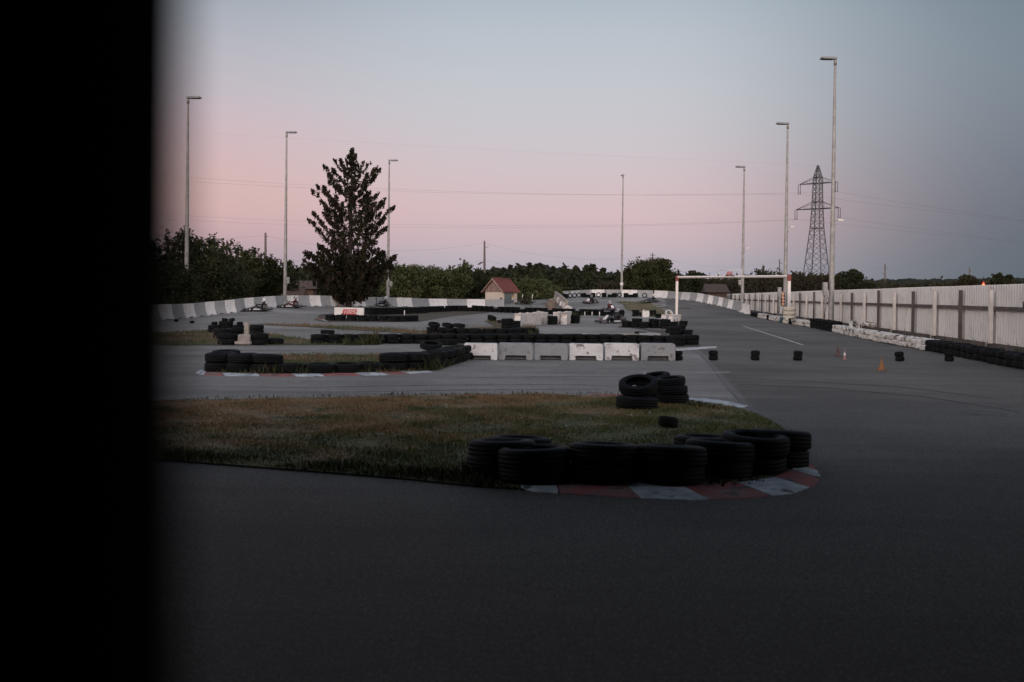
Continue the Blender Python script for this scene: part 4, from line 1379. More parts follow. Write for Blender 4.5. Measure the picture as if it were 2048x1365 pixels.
cone(1677, 714, .30, (M['conebrown'], M['conebrown']), 'dull reddish brown cone, left of the pale striped one', .085)
cone(1690.5, 721.5, .30, (M['conered'], M['signwhite']), 'slim pale red cone with a white band, between the brown and orange cones', .055)
cone(1766, 743, .29, (M['coneorange'], M['coneorange']), 'orange cone standing nearest, alone on the tarmac', .092)
cone(1321, 657, .36, (M['conered'], M['signwhite']), 'red and white cone in front of the tyres right of the nearest kart', .12)
cone(1288, 633, .6, (M['lightpost'], M['lightpost']), 'faded pale cone behind the white cube by the far grass island', .16)

# white cube beside the far row
p = W(1292, 636)
b = MB(); b.box((0, .25, .27), (.52, .5, .54), M['wpaint'])
setp(b.build('concrete_cube', loc=(p.x, p.y, p.z + .02), bevel=.02), 'white painted concrete cube at the right end of the far tyre row', 'concrete cube')
p = W(1077, 631)
b = MB(); b.box((0, .1, .2), (.34, .2, .30), M['gpaint'])
setp(b.build('grey_box', loc=(p.x, p.y, p.z + .02), bevel=.02), 'small grey box in front of the far tyre row', 'box')
# concrete post and block in the left cluster
p = W(487, 692)
b = MB(); b.box((0, .2, .17), (.38, .36, .30), M['tanconc']); b.box((-.02, .14, .06), (.5, .4, .10), M['tanconc'])
setp(b.build('concrete_footing', loc=(p.x, p.y, .03), bevel=.03), 'low worn concrete footing between the tyres of the left cluster', 'footing')
p = W(492, 675)
b = MB(); b.box((0, .1, .26), (.16, .16, .50), M['tanconc'])
setp(b.build('concrete_post', loc=(p.x, p.y, .03), bevel=.01), 'pale square concrete post standing between the left tyre stacks', 'post')
# thin white marker posts
for px, y, Y_, h, lb in [(809, 634, 0, .45, 'thin white marker post between the tyres behind the sign'), (1169.5, 633, 0, .38, 'thin white marker post in the gap of the far tyre row'),
                         (1184, 633, 0, .36, 'thin white marker post near the gap of the far tyre row'), (1199, 634, 0, .40, 'wider white marker post in the far tyre row'), (684, 689, 0, .32, 'thin white marker post in the long double tyre row')]:
    p = W(px, y)
    b = MB(); b.tube([(0, 0, 0), (0, 0, h)], .035, M['whiteplastic'], 8)
    b.tube([(0, 0, h), (0, 0, h + .015)], .045, M['whiteplastic'], 8)
    setp(b.build('marker_post', loc=(p.x, p.y - .04, p.z)), lb, 'marker post', 'thin white marker posts')

# white water-filled plastic barriers
def plastic_barrier(px0, y0, px1, y1, label, h=.62, mk='dirtyplastic'):
    A = W(px0, y0); B = W(px1, y1); d_ = Vector((B.x - A.x, B.y - A.y, 0)); L = d_.length - .02
    root = thing('plastic_barrier', label, 'plastic barrier', (A.x, A.y, A.z + .014), math.atan2(d_.y, d_.x), 'white plastic barriers')
    b = MB()
    T = Matrix.Rotation(PI / 2, 4, 'Z')
    b.prism([(0, .13), (0, h * .5), (L * .08, h * .55), (L * .08, h * .8), (L * .04, h), (L * .96, h), (L * .92, h * .8), (L * .92, h * .55), (L, h * .5), (L, .13)], .34, M[mk])
    for x in (0.02, L * .4, L * .8 - .02):
        b.prism([(x, 0), (x, .14), (x + L * .2, .14), (x + L * .2, 0)], .34, M[mk])
    b.build('barrier_shell', root, bevel=.02)
    b = MB(); b.box((L / 2, .17, h + .015), (.14, .14, .03), M['redplastic'] if 'red cap' in label else M[mk]); b.build('filler_cap', root)


pb = [(1040, 654.5), (1054, 653), (1068, 652), (1082, 650.5), (1097, 649)]
for i in range(4):
    plastic_barrier(*pb[i], *pb[i + 1], f'white plastic barrier, {ordn(i + 1)} of the four standing in a slanting line', .70)
plastic_barrier(1114, 650, 1132, 649.5, 'broad white plastic barrier between the two black tyre stacks', .72)
plastic_barrier(1133, 650.5, 1144, 647, 'white plastic barrier turned aside next to the right tyre stack', .72)
for i, (a, c) in enumerate([((1331, 643), (1345, 642)), ((1345, 644), (1361, 643.5))]):
    plastic_barrier(*a, *c, ('white plastic frame leaning left of the gantry foot', 'white plastic frame in front of the left gantry foot')[i], .46)

# ------------------------------------------------------------------ 100% banner
A = W(668.5, 642); B = W(727.5, 642); k = F / A.y
Y_ = A.y + .9
a = P(668.5, 632.5, Y_); c = P(727.5, 636, Y_); t = P(668.5, 615.2, Y_)
ban = thing('banner_board', 'white board with a red slanted 100% emblem standing behind tyres under the spruce', 'sign board', ((a.x + c.x) / 2, Y_, 0.03), 0)
Wd = c.x - a.x; zt = t.z - .03; zb = 0.15
b = MB(); b.prism([(-Wd / 2, zb), (Wd / 2, zb), (Wd / 2, zt - .01), (-Wd / 2, zt)], .04, M['signwhite']); b.build('board', ban)
for s in (-1, 1):
    b = MB(); b.tube([(s * Wd * .46, .06, 0), (s * Wd * .46, .06, zt - .05)], .03, M['galv'], 8); b.build('leg', ban)
ze = P(700, 624.3, Y_).z - .03
hundred(ban, Wd * .02, -.004, ze, Wd * .50)

# ================================================================== VEGETATION
def cards(C, size, el=1.6, up=0.0, rng=RNG, cup=True):
    """small leaf quads (diamond shaped) at the points C"""
    n = len(C)
    a = rng.normal(size=(n, 3)); a[:, 2] += up
    a /= np.linalg.norm(a, axis=1)[:, None]
    t = rng.normal(size=(n, 3))
    b = np.cross(a, t); b /= np.linalg.norm(b, axis=1)[:, None]
    s = (size * rng.uniform(.55, 1.35, n))[:, None]
    V = np.stack([C - a * s * el / 2, C + b * s / 2 - a * s * .1, C + a * s * el / 2, C - b * s / 2 + a * s * .05], 1).reshape(-1, 3)
    Fq = np.arange(4 * n).reshape(-1, 4)
    return V, Fq


def limb(b, p0, d, L, r0, segs, bend, rnd, m, n=5):
    pts = [p0.copy()]; d = d.normalized()
    for i in range(segs):
        d = (d + Vector((rnd.uniform(-1, 1), rnd.uniform(-1, 1), rnd.uniform(-.4, .6))) * bend).normalized()
        pts.append(pts[-1] + d * (L / segs))
    b.tube(pts, [max(.006, r0 * (1 - .85 * i / segs)) for i in range(segs + 1)], m, n, caps=False)
    return pts, d


def tree_meshes(seed, H, Wd, leaf, lsize, nleaf, style):
    """style: willow (twiggy upright sprays), round (dense), twig (sparse leaf), shrub"""
    rnd = random.Random(seed); rng = np.random.default_rng(seed)
    tb = MB(); tips = []
    nst = {'willow': 7, 'round': 3, 'twig': 8, 'shrub': 9}[style]
    for s in range(nst):
        an = 2 * PI * s / nst + rnd.uniform(-.4, .4)
        lean = rnd.uniform(.05, .42) * Wd / H
        d = Vector((math.cos(an) * lean, math.sin(an) * lean, 1))
        L = H * rnd.uniform(.62, .93)
        p0 = Vector((math.cos(an), math.sin(an), 0)) * rnd.uniform(.1, Wd * (.12 if style != 'round' else .02))
        pts, dd = limb(tb, p0, d, L, H * .016 + .02, 7, .10, rnd, M['bark'], 6)
        for i in range(1, 8):
            f = i / 7
            for q in range(rnd.randint(3, 5)):
                a2 = rnd.uniform(0, 2 * PI)
                spread = Wd * .5 * (math.sin(PI * min(1, f * .85 + .12)) ** .6) * rnd.uniform(.35, .85)
                upw = rnd.uniform(.15, .9) if style in ('round', 'shrub') else rnd.uniform(.5, 1.5)
                d2 = Vector((math.cos(a2), math.sin(a2), upw))
                Lb = spread * (1.0 if style != 'willow' else 1.05) / max(.4, math.sqrt(1 + upw * upw)) * 1.25
                pp, d3 = limb(tb, pts[i], d2, Lb, .012 + H * .004, 4, .18, rnd, M['bark'], 4)
                for j in range(1, 5):
                    tips.append((pp[j], .35 if j > 2 else .22, Lb))
                if style in ('willow', 'twig'):
                    p3, _ = limb(tb, pp[4], d3 + Vector((0, 0, .8)), rnd.uniform(.4, 1.1) * H * .10, .014, 3, .15, rnd, M['bark'], 3)
                    for u in p3: tips.append((u, .12, .5))
    tp = np.array([t[0][:] for t in tips]); rad = np.array([t[1] * (.35 + .35 * min(2.5, t[2])) for t in tips])
    # keep inside a bumpy envelope so that neighbours differ
    per = max(1, int(nleaf / len(tp)))
    C = np.repeat(tp, per, 0) + rng.normal(size=(len(tp) * per, 3)) * np.repeat(rad, per)[:, None]
    if style in ('round', 'shrub', 'willow'):
        nb = int(nleaf * (.65 if style != 'willow' else .42))
        # lobes of foliage
        nl = 26; lc = []
        for i in range(nl):
            z = rnd.uniform(.12, .86 if style != 'willow' else .66); a2 = rnd.uniform(0, 2 * PI)
            rr = Wd * .5 * (math.sin(PI * min(1, z * .8 + .18)) ** .55) * rnd.uniform(.35, .95)
            lc.append((math.cos(a2) * rr, math.sin(a2) * rr, z * H, rnd.uniform(.10, .2) * Wd))
        lc = np.array(lc)
        ix = rng.integers(0, nl, nb)
        u = rng.normal(size=(nb, 3)); u /= np.linalg.norm(u, axis=1)[:, None]
        u *= (rng.uniform(.45, 1.05, nb) ** .5)[:, None]
        C2 = lc[ix, :3] + u * lc[ix, 3][:, None] * np.array([1, 1, .8])
        C = np.vstack([C, C2])
    C = C[C[:, 2] > .05]
    V_, F_ = cards(C, lsize, 1.7, .3, rng)
    cm = np_mesh('crown', V_, F_, [leaf])
    return tb.mesh('trunk'), cm


TREEM = {}


def tree(label, px, ytop, Y, Wpx, leaf, style, seed, nleaf=9000, lsize=None, group='trees beyond the barriers', cat='tree', name='leafy_tree', zb=None):
    top = P(px, ytop, Y)
    z0 = G(top.x, Y) if zb is None else zb
    H = top.z - z0
    k = F / Y
    lsize = lsize or max(.11, 2.6 / k)
    tm, cm = tree_meshes(seed, H, Wpx / k, M[leaf], lsize, nleaf, style)
    r_ = thing(name, label, cat, (top.x, Y, z0), 0, group)
    link('trunk', tm, r_); link('crown', cm, r_)
    return r_


# willows and bushes behind the left wall
tree('tallest willow at the far left, dark against the pink sky', 325, 458, 72, 150, 'leaf_dark', 'willow', 11, 11000)
tree('twiggy willow right behind the leftmost lamp post', 402, 456, 74, 100, 'leaf_willow', 'willow', 12, 7500)
tree('broad leafy willow with a low dome between the left lamp posts', 446, 484, 78, 120, 'leaf_willow', 'willow', 13, 9500)
tree('willow with long bare shoots left of the far wooden pole', 492, 486, 88, 90, 'leaf_willow', 'willow', 14, 7500)
tree('low willow bush in front of the far wooden pole', 537, 515, 91, 80, 'leaf_willow', 'willow', 15, 9000)
tree('dark bush just left of the lamp post near the spruce', 572, 532, 102, 62, 'leaf_dark', 'shrub', 16, 6000)
tree('dark leafy bush filling the gap at the foot of the left willows', 430, 522, 75, 130, 'leaf_dark', 'shrub', 17, 12000)
tree('second dark bush at the foot of the left willows, towards the lamp', 505, 545, 92, 110, 'leaf_dark', 'shrub', 18, 10000)
tree('dark bush at the foot of the tallest willow', 345, 520, 66, 110, 'leaf_dark', 'shrub', 19, 9000)
# right of the spruce
tree('fresh green tree right behind the lamp post beside the spruce', 812, 528, 122, 90, 'leaf_green', 'round', 21, 10000)
tree('fresh green tree with an uneven top, middle of the green group', 862, 529, 124, 100, 'leaf_green', 'round', 22, 11000)
tree('green tree with a pointed tip left of the far pole', 917, 523, 128, 62, 'leaf_green', 'willow', 23, 8000)
tree('dark tree between the pointed green tree and the hut', 948, 540, 134, 60, 'leaf_dark', 'round', 24, 7000)
tree('light green shrub right of the hut', 1068, 560, 124, 74, 'leaf_green', 'shrub', 25, 9000)
tree('low green shrub behind the near end of the bare concrete', 1106, 575, 128, 46, 'leaf_green', 'shrub', 26, 5000)
tree('pale twiggy bush under the end-on lamp post', 1222, 566, 140, 66, 'leaf_twig', 'twig', 27, 3000)
tree('big spreading bush right of the end-on lamp post', 1300, 516, 146, 118, 'leaf_willow', 'round', 28, 15000)
tree('smaller bush leaning on the left of the big spreading bush', 1262, 535, 148, 50, 'leaf_willow', 'round', 29, 6000)
tree('sloping dark bush right of the big spreading bush', 1345, 541, 148, 70, 'leaf_dark', 'round', 30, 8000)
tree('small round tree rising above the gantry beam', 1394, 533, 156, 44, 'leaf_dark', 'round', 31, 5000)
tree('bare twiggy tree right of the smallest right lamp post', 1530, 541, 152, 86, 'leaf_twig', 'twig', 32, 4500)
tree('bare brownish tree left of the smallest right lamp post', 1462, 552, 158, 64, 'leaf_twig', 'twig', 33, 3500)
tree('bare brown thicket between the two right lamp posts and the pylon', 1600, 545, 152, 96, 'leaf_twig', 'twig', 34, 5000)
tree('round dark tree beyond the fence beside the tallest lamp post', 1694, 536, 150, 66, 'leaf_dark', 'round', 35, 12000)
tree('brownish tree half hidden by the tallest lamp post', 1655, 546, 150, 50, 'leaf_twig', 'round', 36, 5000)
tree('small conical tree right of the round dark tree', 1738, 557, 165, 26, 'leaf_dark', 'round', 37, 3500)
tree('feathery tree behind the fence below the right far pole', 1935, 547, 155, 56, 'leaf_twig', 'round', 38, 6000)
tree('dark bushy tree behind the fence near the right edge', 2001, 543, 150, 58, 'leaf_dark', 'round', 39, 8000)
tree('low wide bush beyond the middle of the fence', 1825, 566, 170, 60, 'leaf_dark', 'round', 40, 5000)
tree('low dark bush at the very right edge beyond the fence', 2050, 558, 160, 40, 'leaf_dark', 'round', 41, 3500)


# ---- the spruce
def spruce():
    rnd = random.Random(5); rng = np.random.default_rng(5)
    Y = 86.0
    top = P(705, 296, Y); base = P(697, 624, Y)
    H = top.z - G(base.x, Y) - .0
    k = F / Y
    root = thing('spruce_tree', 'tall ragged spruce with drooping brown-green boughs behind the 100% board', 'tree', (base.x, Y, G(base.x, Y)), 0)
    dx = top.x - base.x
    tb = MB()
    ax = lambda f: Vector((dx * f * .9, 0, H * f))
    tb.tube([ax(i / 10) for i in range(11)], [.26 * (1 - i / 10) ** .8 + .015 for i in range(11)], M['bark'], 9)
    # outline half widths read off the photograph (height fraction -> left, right in metres)
    prof = [(0.0, 1.8, 1.8), (.06, 2.2, 2.3), (.14, 3.0, 3.0), (.24, 3.8, 3.7), (.32, 4.3, 4.0), (.345, 3.4, 3.1), (.40, 3.1, 2.8), (.46, 3.6, 3.2), (.50, 3.9, 3.6), (.56, 3.0, 3.9),
            (.62, 2.8, 3.5), (.66, 3.2, 3.3), (.70, 3.5, 2.1), (.76, 2.6, 1.6), (.82, 2.5, 2.2), (.86, 2.3, 2.4), (.90, 1.1, .9), (.93, .65, .6), (.95, .5, .5), (1.0, .12, .12)]

    def hw(f, s):
        for (a, l, r_), (b_, l2, r2) in zip(prof, prof[1:]):
            if f <= b_:
                u = (f - a) / (b_ - a); return (l + (l2 - l) * u) if s < 0 else (r_ + (r2 - r_) * u)
        return .1
    C = []; D = []
    f = .07
    while f < .985:
        nb = 6
        off = rnd.uniform(0, 2 * PI)
        for q in range(nb):
            an = off + 2 * PI * q / nb + rnd.uniform(-.3, .3)
            ff = min(.985, f + rnd.uniform(-.012, .012))
            c = math.cos(an)
            wl = hw(ff + .03, -1); wr = hw(ff + .03, 1)
            L = (wr if c > 0 else wl) * abs(c) ** .7 + (wl + wr) * .45 * (1 - abs(c) ** .7)
            L *= rnd.uniform(.78, 1.08)
            if rnd.random() < .10 and f > .3: L *= .55
            # bough: drops then lifts at the tip
            pts = []
            drop = (.16 if f > .3 else .10) * L; rise = (.30 if f > .4 else .16) * L
            ns = 7
            for i in range(ns + 1):
                u = i / ns
                z = -drop * math.sin(PI * min(1, u * 1.15)) * 1.4 + rise * u ** 2.2
                if f > .82: z += L * .25 * u
                pts.append(ax(ff) + Vector((math.cos(an) * L * u, math.sin(an) * L * u, z)) + Vector((rnd.uniform(-.05, .05), rnd.uniform(-.05, .05), rnd.uniform(-.04, .04))))
            tb.tube(pts, [.055 * (1 - .85 * i / ns) * (1 - .6 * f) + .008 for i in range(ns + 1)], M['bark'], 5, caps=False)
            side = Vector((-math.sin(an), math.cos(an), 0))
            nt = int(7 + L * (11 if f > .36 else 13))
            for j in range(nt):
                u = rnd.uniform(.34 if .36 < f < .84 else .10, 1.03) ** .8
                i = min(ns - 1, int(u * ns)); p = pts[i].lerp(pts[i + 1], min(1, u * ns - i))
                sw = rnd.uniform(-1, 1) * L * .17 * (1.2 - u)
                p = p + side * sw + Vector((0, 0, -abs(sw) * .15))
                hang = rnd.uniform(.10, .46) * (1.0 if f < .85 else .4) * (.5 + .5 * min(1, L / 2))
                dens = 4 if f > .36 else 7
                for h_ in range(dens):
                    C.append(p + Vector((rnd.uniform(-.05, .05), rnd.uniform(-.05, .05), -hang * h_ / dens)))
                if u > .8:
                    for h_ in range(3): C.append(p + Vector((rnd.uniform(-.1, .1), rnd.uniform(-.1, .1), rnd.uniform(0, .16))))
        f += .031 if f > .34 else .020
    for i in range(160):
        f_ = rnd.uniform(.86, 1.0); a = rnd.uniform(0, 2 * PI); r_ = rnd.uniform(0, .25)
        C.append(ax(f_) + Vector((math.cos(a) * r_, math.sin(a) * r_, 0)))
    C = np.array([c[:] for c in C])
    V_, F_ = cards(C, .115, 2.2, -.6, rng)
    tb.build('trunk', root)
    link('crown', np_mesh('crown', V_, F_, [M['needle']]), root)
    print('spruce leaves', len(C))


spruce()

# ---- far woodland belt (one mass) and hills
def belt(name, label, tab, Y, thick, leaf, dens, ls):
    """tab: (px, ytop) skyline. A bumpy wooded bank plus leaf clumps standing on it"""
    rng = np.random.default_rng(int(Y))
    xs_ = np.arange(tab[0][0], tab[-1][0], 2.0)
    prof = np.array([interp(x, tab) for x in xs_])
    k = F / Y
    X0 = np.array([P(x, y, Y)[:] for x, y in zip(xs_, prof)])
    nz = np.cumsum(rng.normal(size=len(xs_))); nz = nz - np.convolve(nz, np.ones(15) / 15, 'same')
    nz = np.convolve(nz, np.ones(3) / 3, 'same') * .35
    nz[:6] = 0; nz[-6:] = 0
    top = X0[:, 2] + nz * thick * .08
    rows = []
    for dy, hf in ((-thick, -.02), (-thick * .8, .45), (-thick * .5, .72), (-thick * .2, .9), (0, .97), (thick * .5, .9), (thick, 0.)):
        r_ = X0.copy(); r_[:, 1] += dy + rng.normal(size=len(xs_)) * thick * .04; r_[:, 2] = top * hf - .4 + (rng.normal(size=len(xs_)) * .03 * top if hf > 0 else 0)
        rows.append(r_)
    V_ = np.vstack(rows); n = len(xs_)
    F_ = np.array([(j * n + i, j * n + i + 1, (j + 1) * n + i + 1, (j + 1) * n + i) for j in range(6) for i in range(n - 1)])
    # leaf clumps
    m = dens
    u = rng.random(m) * (n - 1.01); i = u.astype(int); w = (u - i)
    j = rng.random(m) * 4.6; jj = j.astype(int); wj = (j - jj)
    R = np.stack(rows)
    Pn = (R[jj, i] * (1 - w)[:, None] + R[jj, i + 1] * w[:, None]) * (1 - wj)[:, None] + (R[jj + 1, i] * (1 - w)[:, None] + R[jj + 1, i + 1] * w[:, None]) * wj[:, None]
    # clumping
    cl = np.sin(Pn[:, 0] * 1.1) * np.sin(Pn[:, 0] * .37 + 2) + rng.normal(size=m) * .5
    Pn[:, 2] += np.abs(rng.normal(size=m)) * ls * 1.3 + np.clip(cl, 0, 2) * ls * 1.1
    Pn += rng.normal(size=(m, 3)) * ls * .6
    V2, F2 = cards(Pn, ls, 1.5, .3, rng)
    me = np_mesh(name, np.vstack([V_, V2]), np.vstack([F_, F2 + len(V_)]), [leaf])
    return setp(link(name, me), label, 'woodland', kind='stuff')


belt('woodland', 'dark wood filling the background behind the left barriers', [(250, 545), (330, 547), (540, 552), (600, 547), (660, 552), (780, 552), (960, 558)], 150, 14, M['leaf_dark'], 26000, .42)
belt('woodland', 'dark brush belt behind the hut and the far bend', [(925, 556), (960, 554), (1000, 557), (1040, 555), (1090, 551), (1130, 552), (1170, 556), (1230, 562), (1290, 560), (1360, 562)], 165, 14, M['leaf_dark'], 26000, .42)
belt('woodland', 'brown thicket belt behind the gantry and the fence', [(1340, 564), (1440, 568), (1500, 562), (1560, 558), (1640, 560), (1720, 574), (1800, 580), (1900, 580), (1960, 575), (2080, 577)], 175, 14, M['leaf_twig'], 24000, .40)


def hill(name, Y, tab, m, dep, bump, seed):
    rng = np.random.default_rng(seed)
    xs_ = np.linspace(tab[0][0], tab[-1][0], 900)
    X0 = np.array([P(x, interp(x, tab), Y)[:] for x in xs_])
    n = len(xs_)
    fine = rng.normal(size=n) * .5 + np.convolve(rng.normal(size=n), np.ones(7) / 3, 'same')
    rows = []
    for i, (dy, hf, bf) in enumerate(((-dep, 0, 0), (-dep * .6, .38, .8), (-dep * .25, .8, 1), (0, 1, 1), (dep * .5, .7, 0), (dep, 0, 0))):
        r_ = X0.copy(); r_[:, 0] *= (Y + dy) / Y; r_[:, 1] += dy
        r_[:, 2] = X0[:, 2] * hf + (fine if hf == 1 else rng.normal(size=n)) * bump * bf - (1 if hf == 0 else 0)
        rows.append(r_)
    V_ = np.vstack(rows)
    F_ = np.array([(j * n + i, j * n + i + 1, (j + 1) * n + i + 1, (j + 1) * n + i) for j in range(5) for i in range(n - 1)])
    me = np_mesh(name, V_, F_, [m])
    setp(link(name, me), kind='structure')
    return X0


hill('hills', 1500, [(100, 545), (375, 543), (480, 541), (560, 538), (620, 540), (700, 544), (800, 545), (900, 544), (960, 541), (1020, 537), (1062, 533), (1090, 532), (1130, 537), (1180, 543), (1250, 547), (1330, 554),
                     (1420, 562), (1600, 566), (1900, 570), (2200, 572)], M['farhill'], 300, 1.6, 3)
hill('hills', 2600, [(-200, 556), (900, 556), (1300, 560), (1500, 561), (1700, 561), (1750, 560), (1800, 558.5), (1850, 559.5), (1900, 558), (1960, 557), (2048, 556.5), (2300, 558)], M['farhill'], 400, 1.4, 4)
# skyline trees on the hill
i = 0
for px, yt, w in [(1021, 529, 9), (1060, 526, 14), (1078, 526, 22), (1107, 529, 8), (1128, 531, 10), (1154, 529, 16), (1180, 528, 26), (1206, 534, 12), (1008, 533, 12), (985, 536, 10), (1236, 541, 10)]:
    i += 1
    p = P(px, yt, 1450)
    hgt = 13 * 1.4
    tm, cm = tree_meshes(60 + i, hgt, w / (F / 1450) * 1.0, M['farhill'], 2.4, 900, 'round')
    r_ = thing('skyline_tree', f'distant dark tree on the hill crest, {ordn(sorted([1021, 1060, 1078, 1107, 1128, 1154, 1180, 1206, 1008, 985, 1236]).index(px) + 1)} from the left', 'tree', (p.x, 1450, p.z - hgt), 0, 'trees on the hill crest')
    link('trunk', tm, r_); link('crown', cm, r_)


# ---- grass blades
def inside(poly, x, y):
    n = len(poly); r_ = np.zeros(len(x), bool); j = n - 1
    for i in range(n):
        xi, yi = poly[i]; xj, yj = poly[j]
        c = ((yi > y) != (yj > y)) & (x < (xj - xi) * (y - yi) / (yj - yi + 1e-12) + xi)
        r_ ^= c; j = i
    return r_


def blades(poly, n, h, w, rng, near=None, tuft=0.5):
    xs_ = [p[0] for p in poly]; ys_ = [p[1] for p in poly]
    x = rng.uniform(max(min(xs_), -22), max(xs_), n * 3); y = rng.uniform(min(ys_), max(ys_), n * 3)
    ok = inside(poly, x, y) & (x > -.42 * y - 1)
    x, y = x[ok][:n], y[ok][:n]
    n = len(x)
    z = np.array([G(a, b_) for a, b_ in zip(x, y)]) + .025
    # tuft field
    tf = (np.sin(x * 3.1 + 1.3 * np.sin(y * 2.3)) * np.sin(y * 2.7 + 1.1 * np.sin(x * 1.9)) + 1) / 2
    hh = h * rng.uniform(.45, 1.25, n) * (1 - tuft + tuft * 1.8 * tf)
    a = rng.uniform(0, 2 * PI, n)
    lean = rng.normal(size=(n, 2)) * .45
    B = np.stack([x, y, z], 1)
    s = np.stack([np.cos(a), np.sin(a), np.zeros(n)], 1) * (w * rng.uniform(.6, 1.4, n))[:, None]
    m = B + np.stack([lean[:, 0] * hh * .35, lean[:, 1] * hh * .35, hh * .55], 1)
    t = B + np.stack([lean[:, 0] * hh, lean[:, 1] * hh, hh], 1)
    V_ = np.stack([B - s, B + s, m + s * .7, t, m - s * .7], 1).reshape(-1, 3)
    idx = np.arange(n) * 5
    Fq = np.concatenate([np.stack([idx, idx + 1, idx + 2, idx + 4], 1), np.stack([idx + 4, idx + 2, idx + 3, idx + 3], 1)])
    return V_, Fq


def grass_obj(name, label, parts, m):
    Vs, Fs = [], []; b_ = 0
    for V_, Fq in parts:
        Vs.append(V_); Fs.append(Fq + b_); b_ += len(V_)
    V_ = np.vstack(Vs); Fq = np.vstack(Fs)
    tri = Fq[:, 2] == Fq[:, 3]
    me = bpy.data.meshes.new(name)
    F4 = Fq[~tri]; F3 = Fq[tri][:, :3]
    nf = len(F4) + len(F3)
    me.vertices.add(len(V_)); me.vertices.foreach_set('co', V_.astype(np.float32).ravel())
    loops = np.concatenate([F4.ravel(), F3.ravel()])
    if len(F4) and F4.shape[1] == 4 and not tri.any(): pass
    fl = loops.copy()
    me.loops.add(len(fl)); me.loops.foreach_set('vertex_index', fl.astype(np.int32))
    me.polygons.add(nf)
    st = np.concatenate([np.arange(len(F4)) * 4, len(F4) * 4 + np.arange(len(F3)) * 3]).astype(np.int32)
    me.polygons.foreach_set('loop_start', st)
    me.polygons.foreach_set('loop_total', np.concatenate([np.full(len(F4), 4), np.full(len(F3), 3)]).astype(np.int32))
    me.materials.append(m)
    me.update(calc_edges=True)
    return setp(link(name, me), label, 'grass', kind='stuff')


rng = np.random.default_rng(3)
grass_obj('lawn_grass', 'patchy green and rust-brown grass of the front lawn', [blades(ISW['front'], 110000, .038, .005, rng, tuft=.6)], M['lawnblade'])
parts = []
for k_, n_, h_ in (('second', 9000, .09), ('third', 7000, .10), ('strip', 2500, .14), ('sign', 1500, .12), ('far', 2500, .12), ('mid', 2500, .12)):
    parts.append(blades(ISW[k_], n_, h_, .010, rng))
grass_obj('island_grass', 'short rough grass on the islands between the track bends', parts, M['grass'])


def strip_poly(pts, w0=-.05, w1=.45):
    L = [W(*p) for p in pts]
    a = [(p.x, p.y + w0) for p in L]; c = [(p.x, p.y + w1) for p in reversed(L)]
    return a + c


wp = []
for pts, n_, h_, w_ in [([(920, 973), (1000, 983), (1050, 986)], 260, .14, .012), ([(1420, 978), (1470, 978), (1530, 968)], 120, .18, .012),
                        ([(1375, 817), (1430, 823), (1500, 836)], 200, .08, .010), ([(1600, 945), (1612, 915), (1600, 880)], 120, .13, .008),
                        ([(470, 751), (600, 751.5), (760, 748), (830, 745)], 520, .17, .010), ([(840, 745), (880, 741), (925, 726)], 420, .30, .022),
                        ([(684, 692), (700, 692.5), (760, 691)], 260, .32, .025), ([(1060, 673), (1076, 671)], 90, .3, .03), ([(1147, 646), (1160, 642)], 120, .6, .04),
                        ([(320, 806), (600, 801), (900, 796), (1230, 794)], 900, .04, .008), ([(330, 925), (600, 944), (800, 960), (925, 973)], 1400, .055, .007),
                        ([(1300, 634), (1350, 638)], 160, .35, .03), ([(860, 625), (975, 622)], 300, .28, .03), ([(1240, 800), (1380, 812)], 200, .12, .010)]:
    wp.append(blades(strip_poly(pts), n_, h_, w_, rng, tuft=.9))
grass_obj('weeds', 'ragged weeds along the feet of the tyre rows', wp, M['weed'])
vg = [(12.7, 24), (8.5, 0), (10, 0), (15.2, 26), (19.0, 52), (24.5, 95), (23.6, 95), (17.0, 52)]
grass_obj('verge_weeds', 'dark weeds between the fence and the tyre wall', [blades(vg, 5000, .35, .012, rng, tuft=.9)], M['weed'])
# little pale seed heads scattered on the lawn
C = []
for px, y in [(623, 848), (518, 901), (843, 845), (815, 851), (1066, 868), (1043, 848), (908, 890), (1044, 973), (1132, 870), (890, 824), (665, 792), (1258, 846), (1300, 836), (700, 925), (960, 900)]:
    p = W(px, y)
    if p.y < 60: C += [(p.x + random.uniform(-.03, .03), p.y, .07 + random.uniform(0, .05)) for _ in range(4)]
V_, F_ = cards(np.array(C), .02, 1.2, 0, rng)
setp(link('seed_heads', np_mesh('seed_heads', V_, F_, [M['flower']])), 'pale seed heads dotted over the front lawn', 'seed heads', kind='stuff')

# ================================================================== BUILDINGS
# small utility hut
Yh = 112.0
cor = P(1004.5, 612, Yh); z0 = G(cor.x, Yh + 1) - .1; kh = F / Yh
th = math.radians(-40)
hut = thing('utility_hut', 'small cream hut with red tiled gable roof and grey door behind the barrier', 'hut', (cor.x, Yh, z0), th)
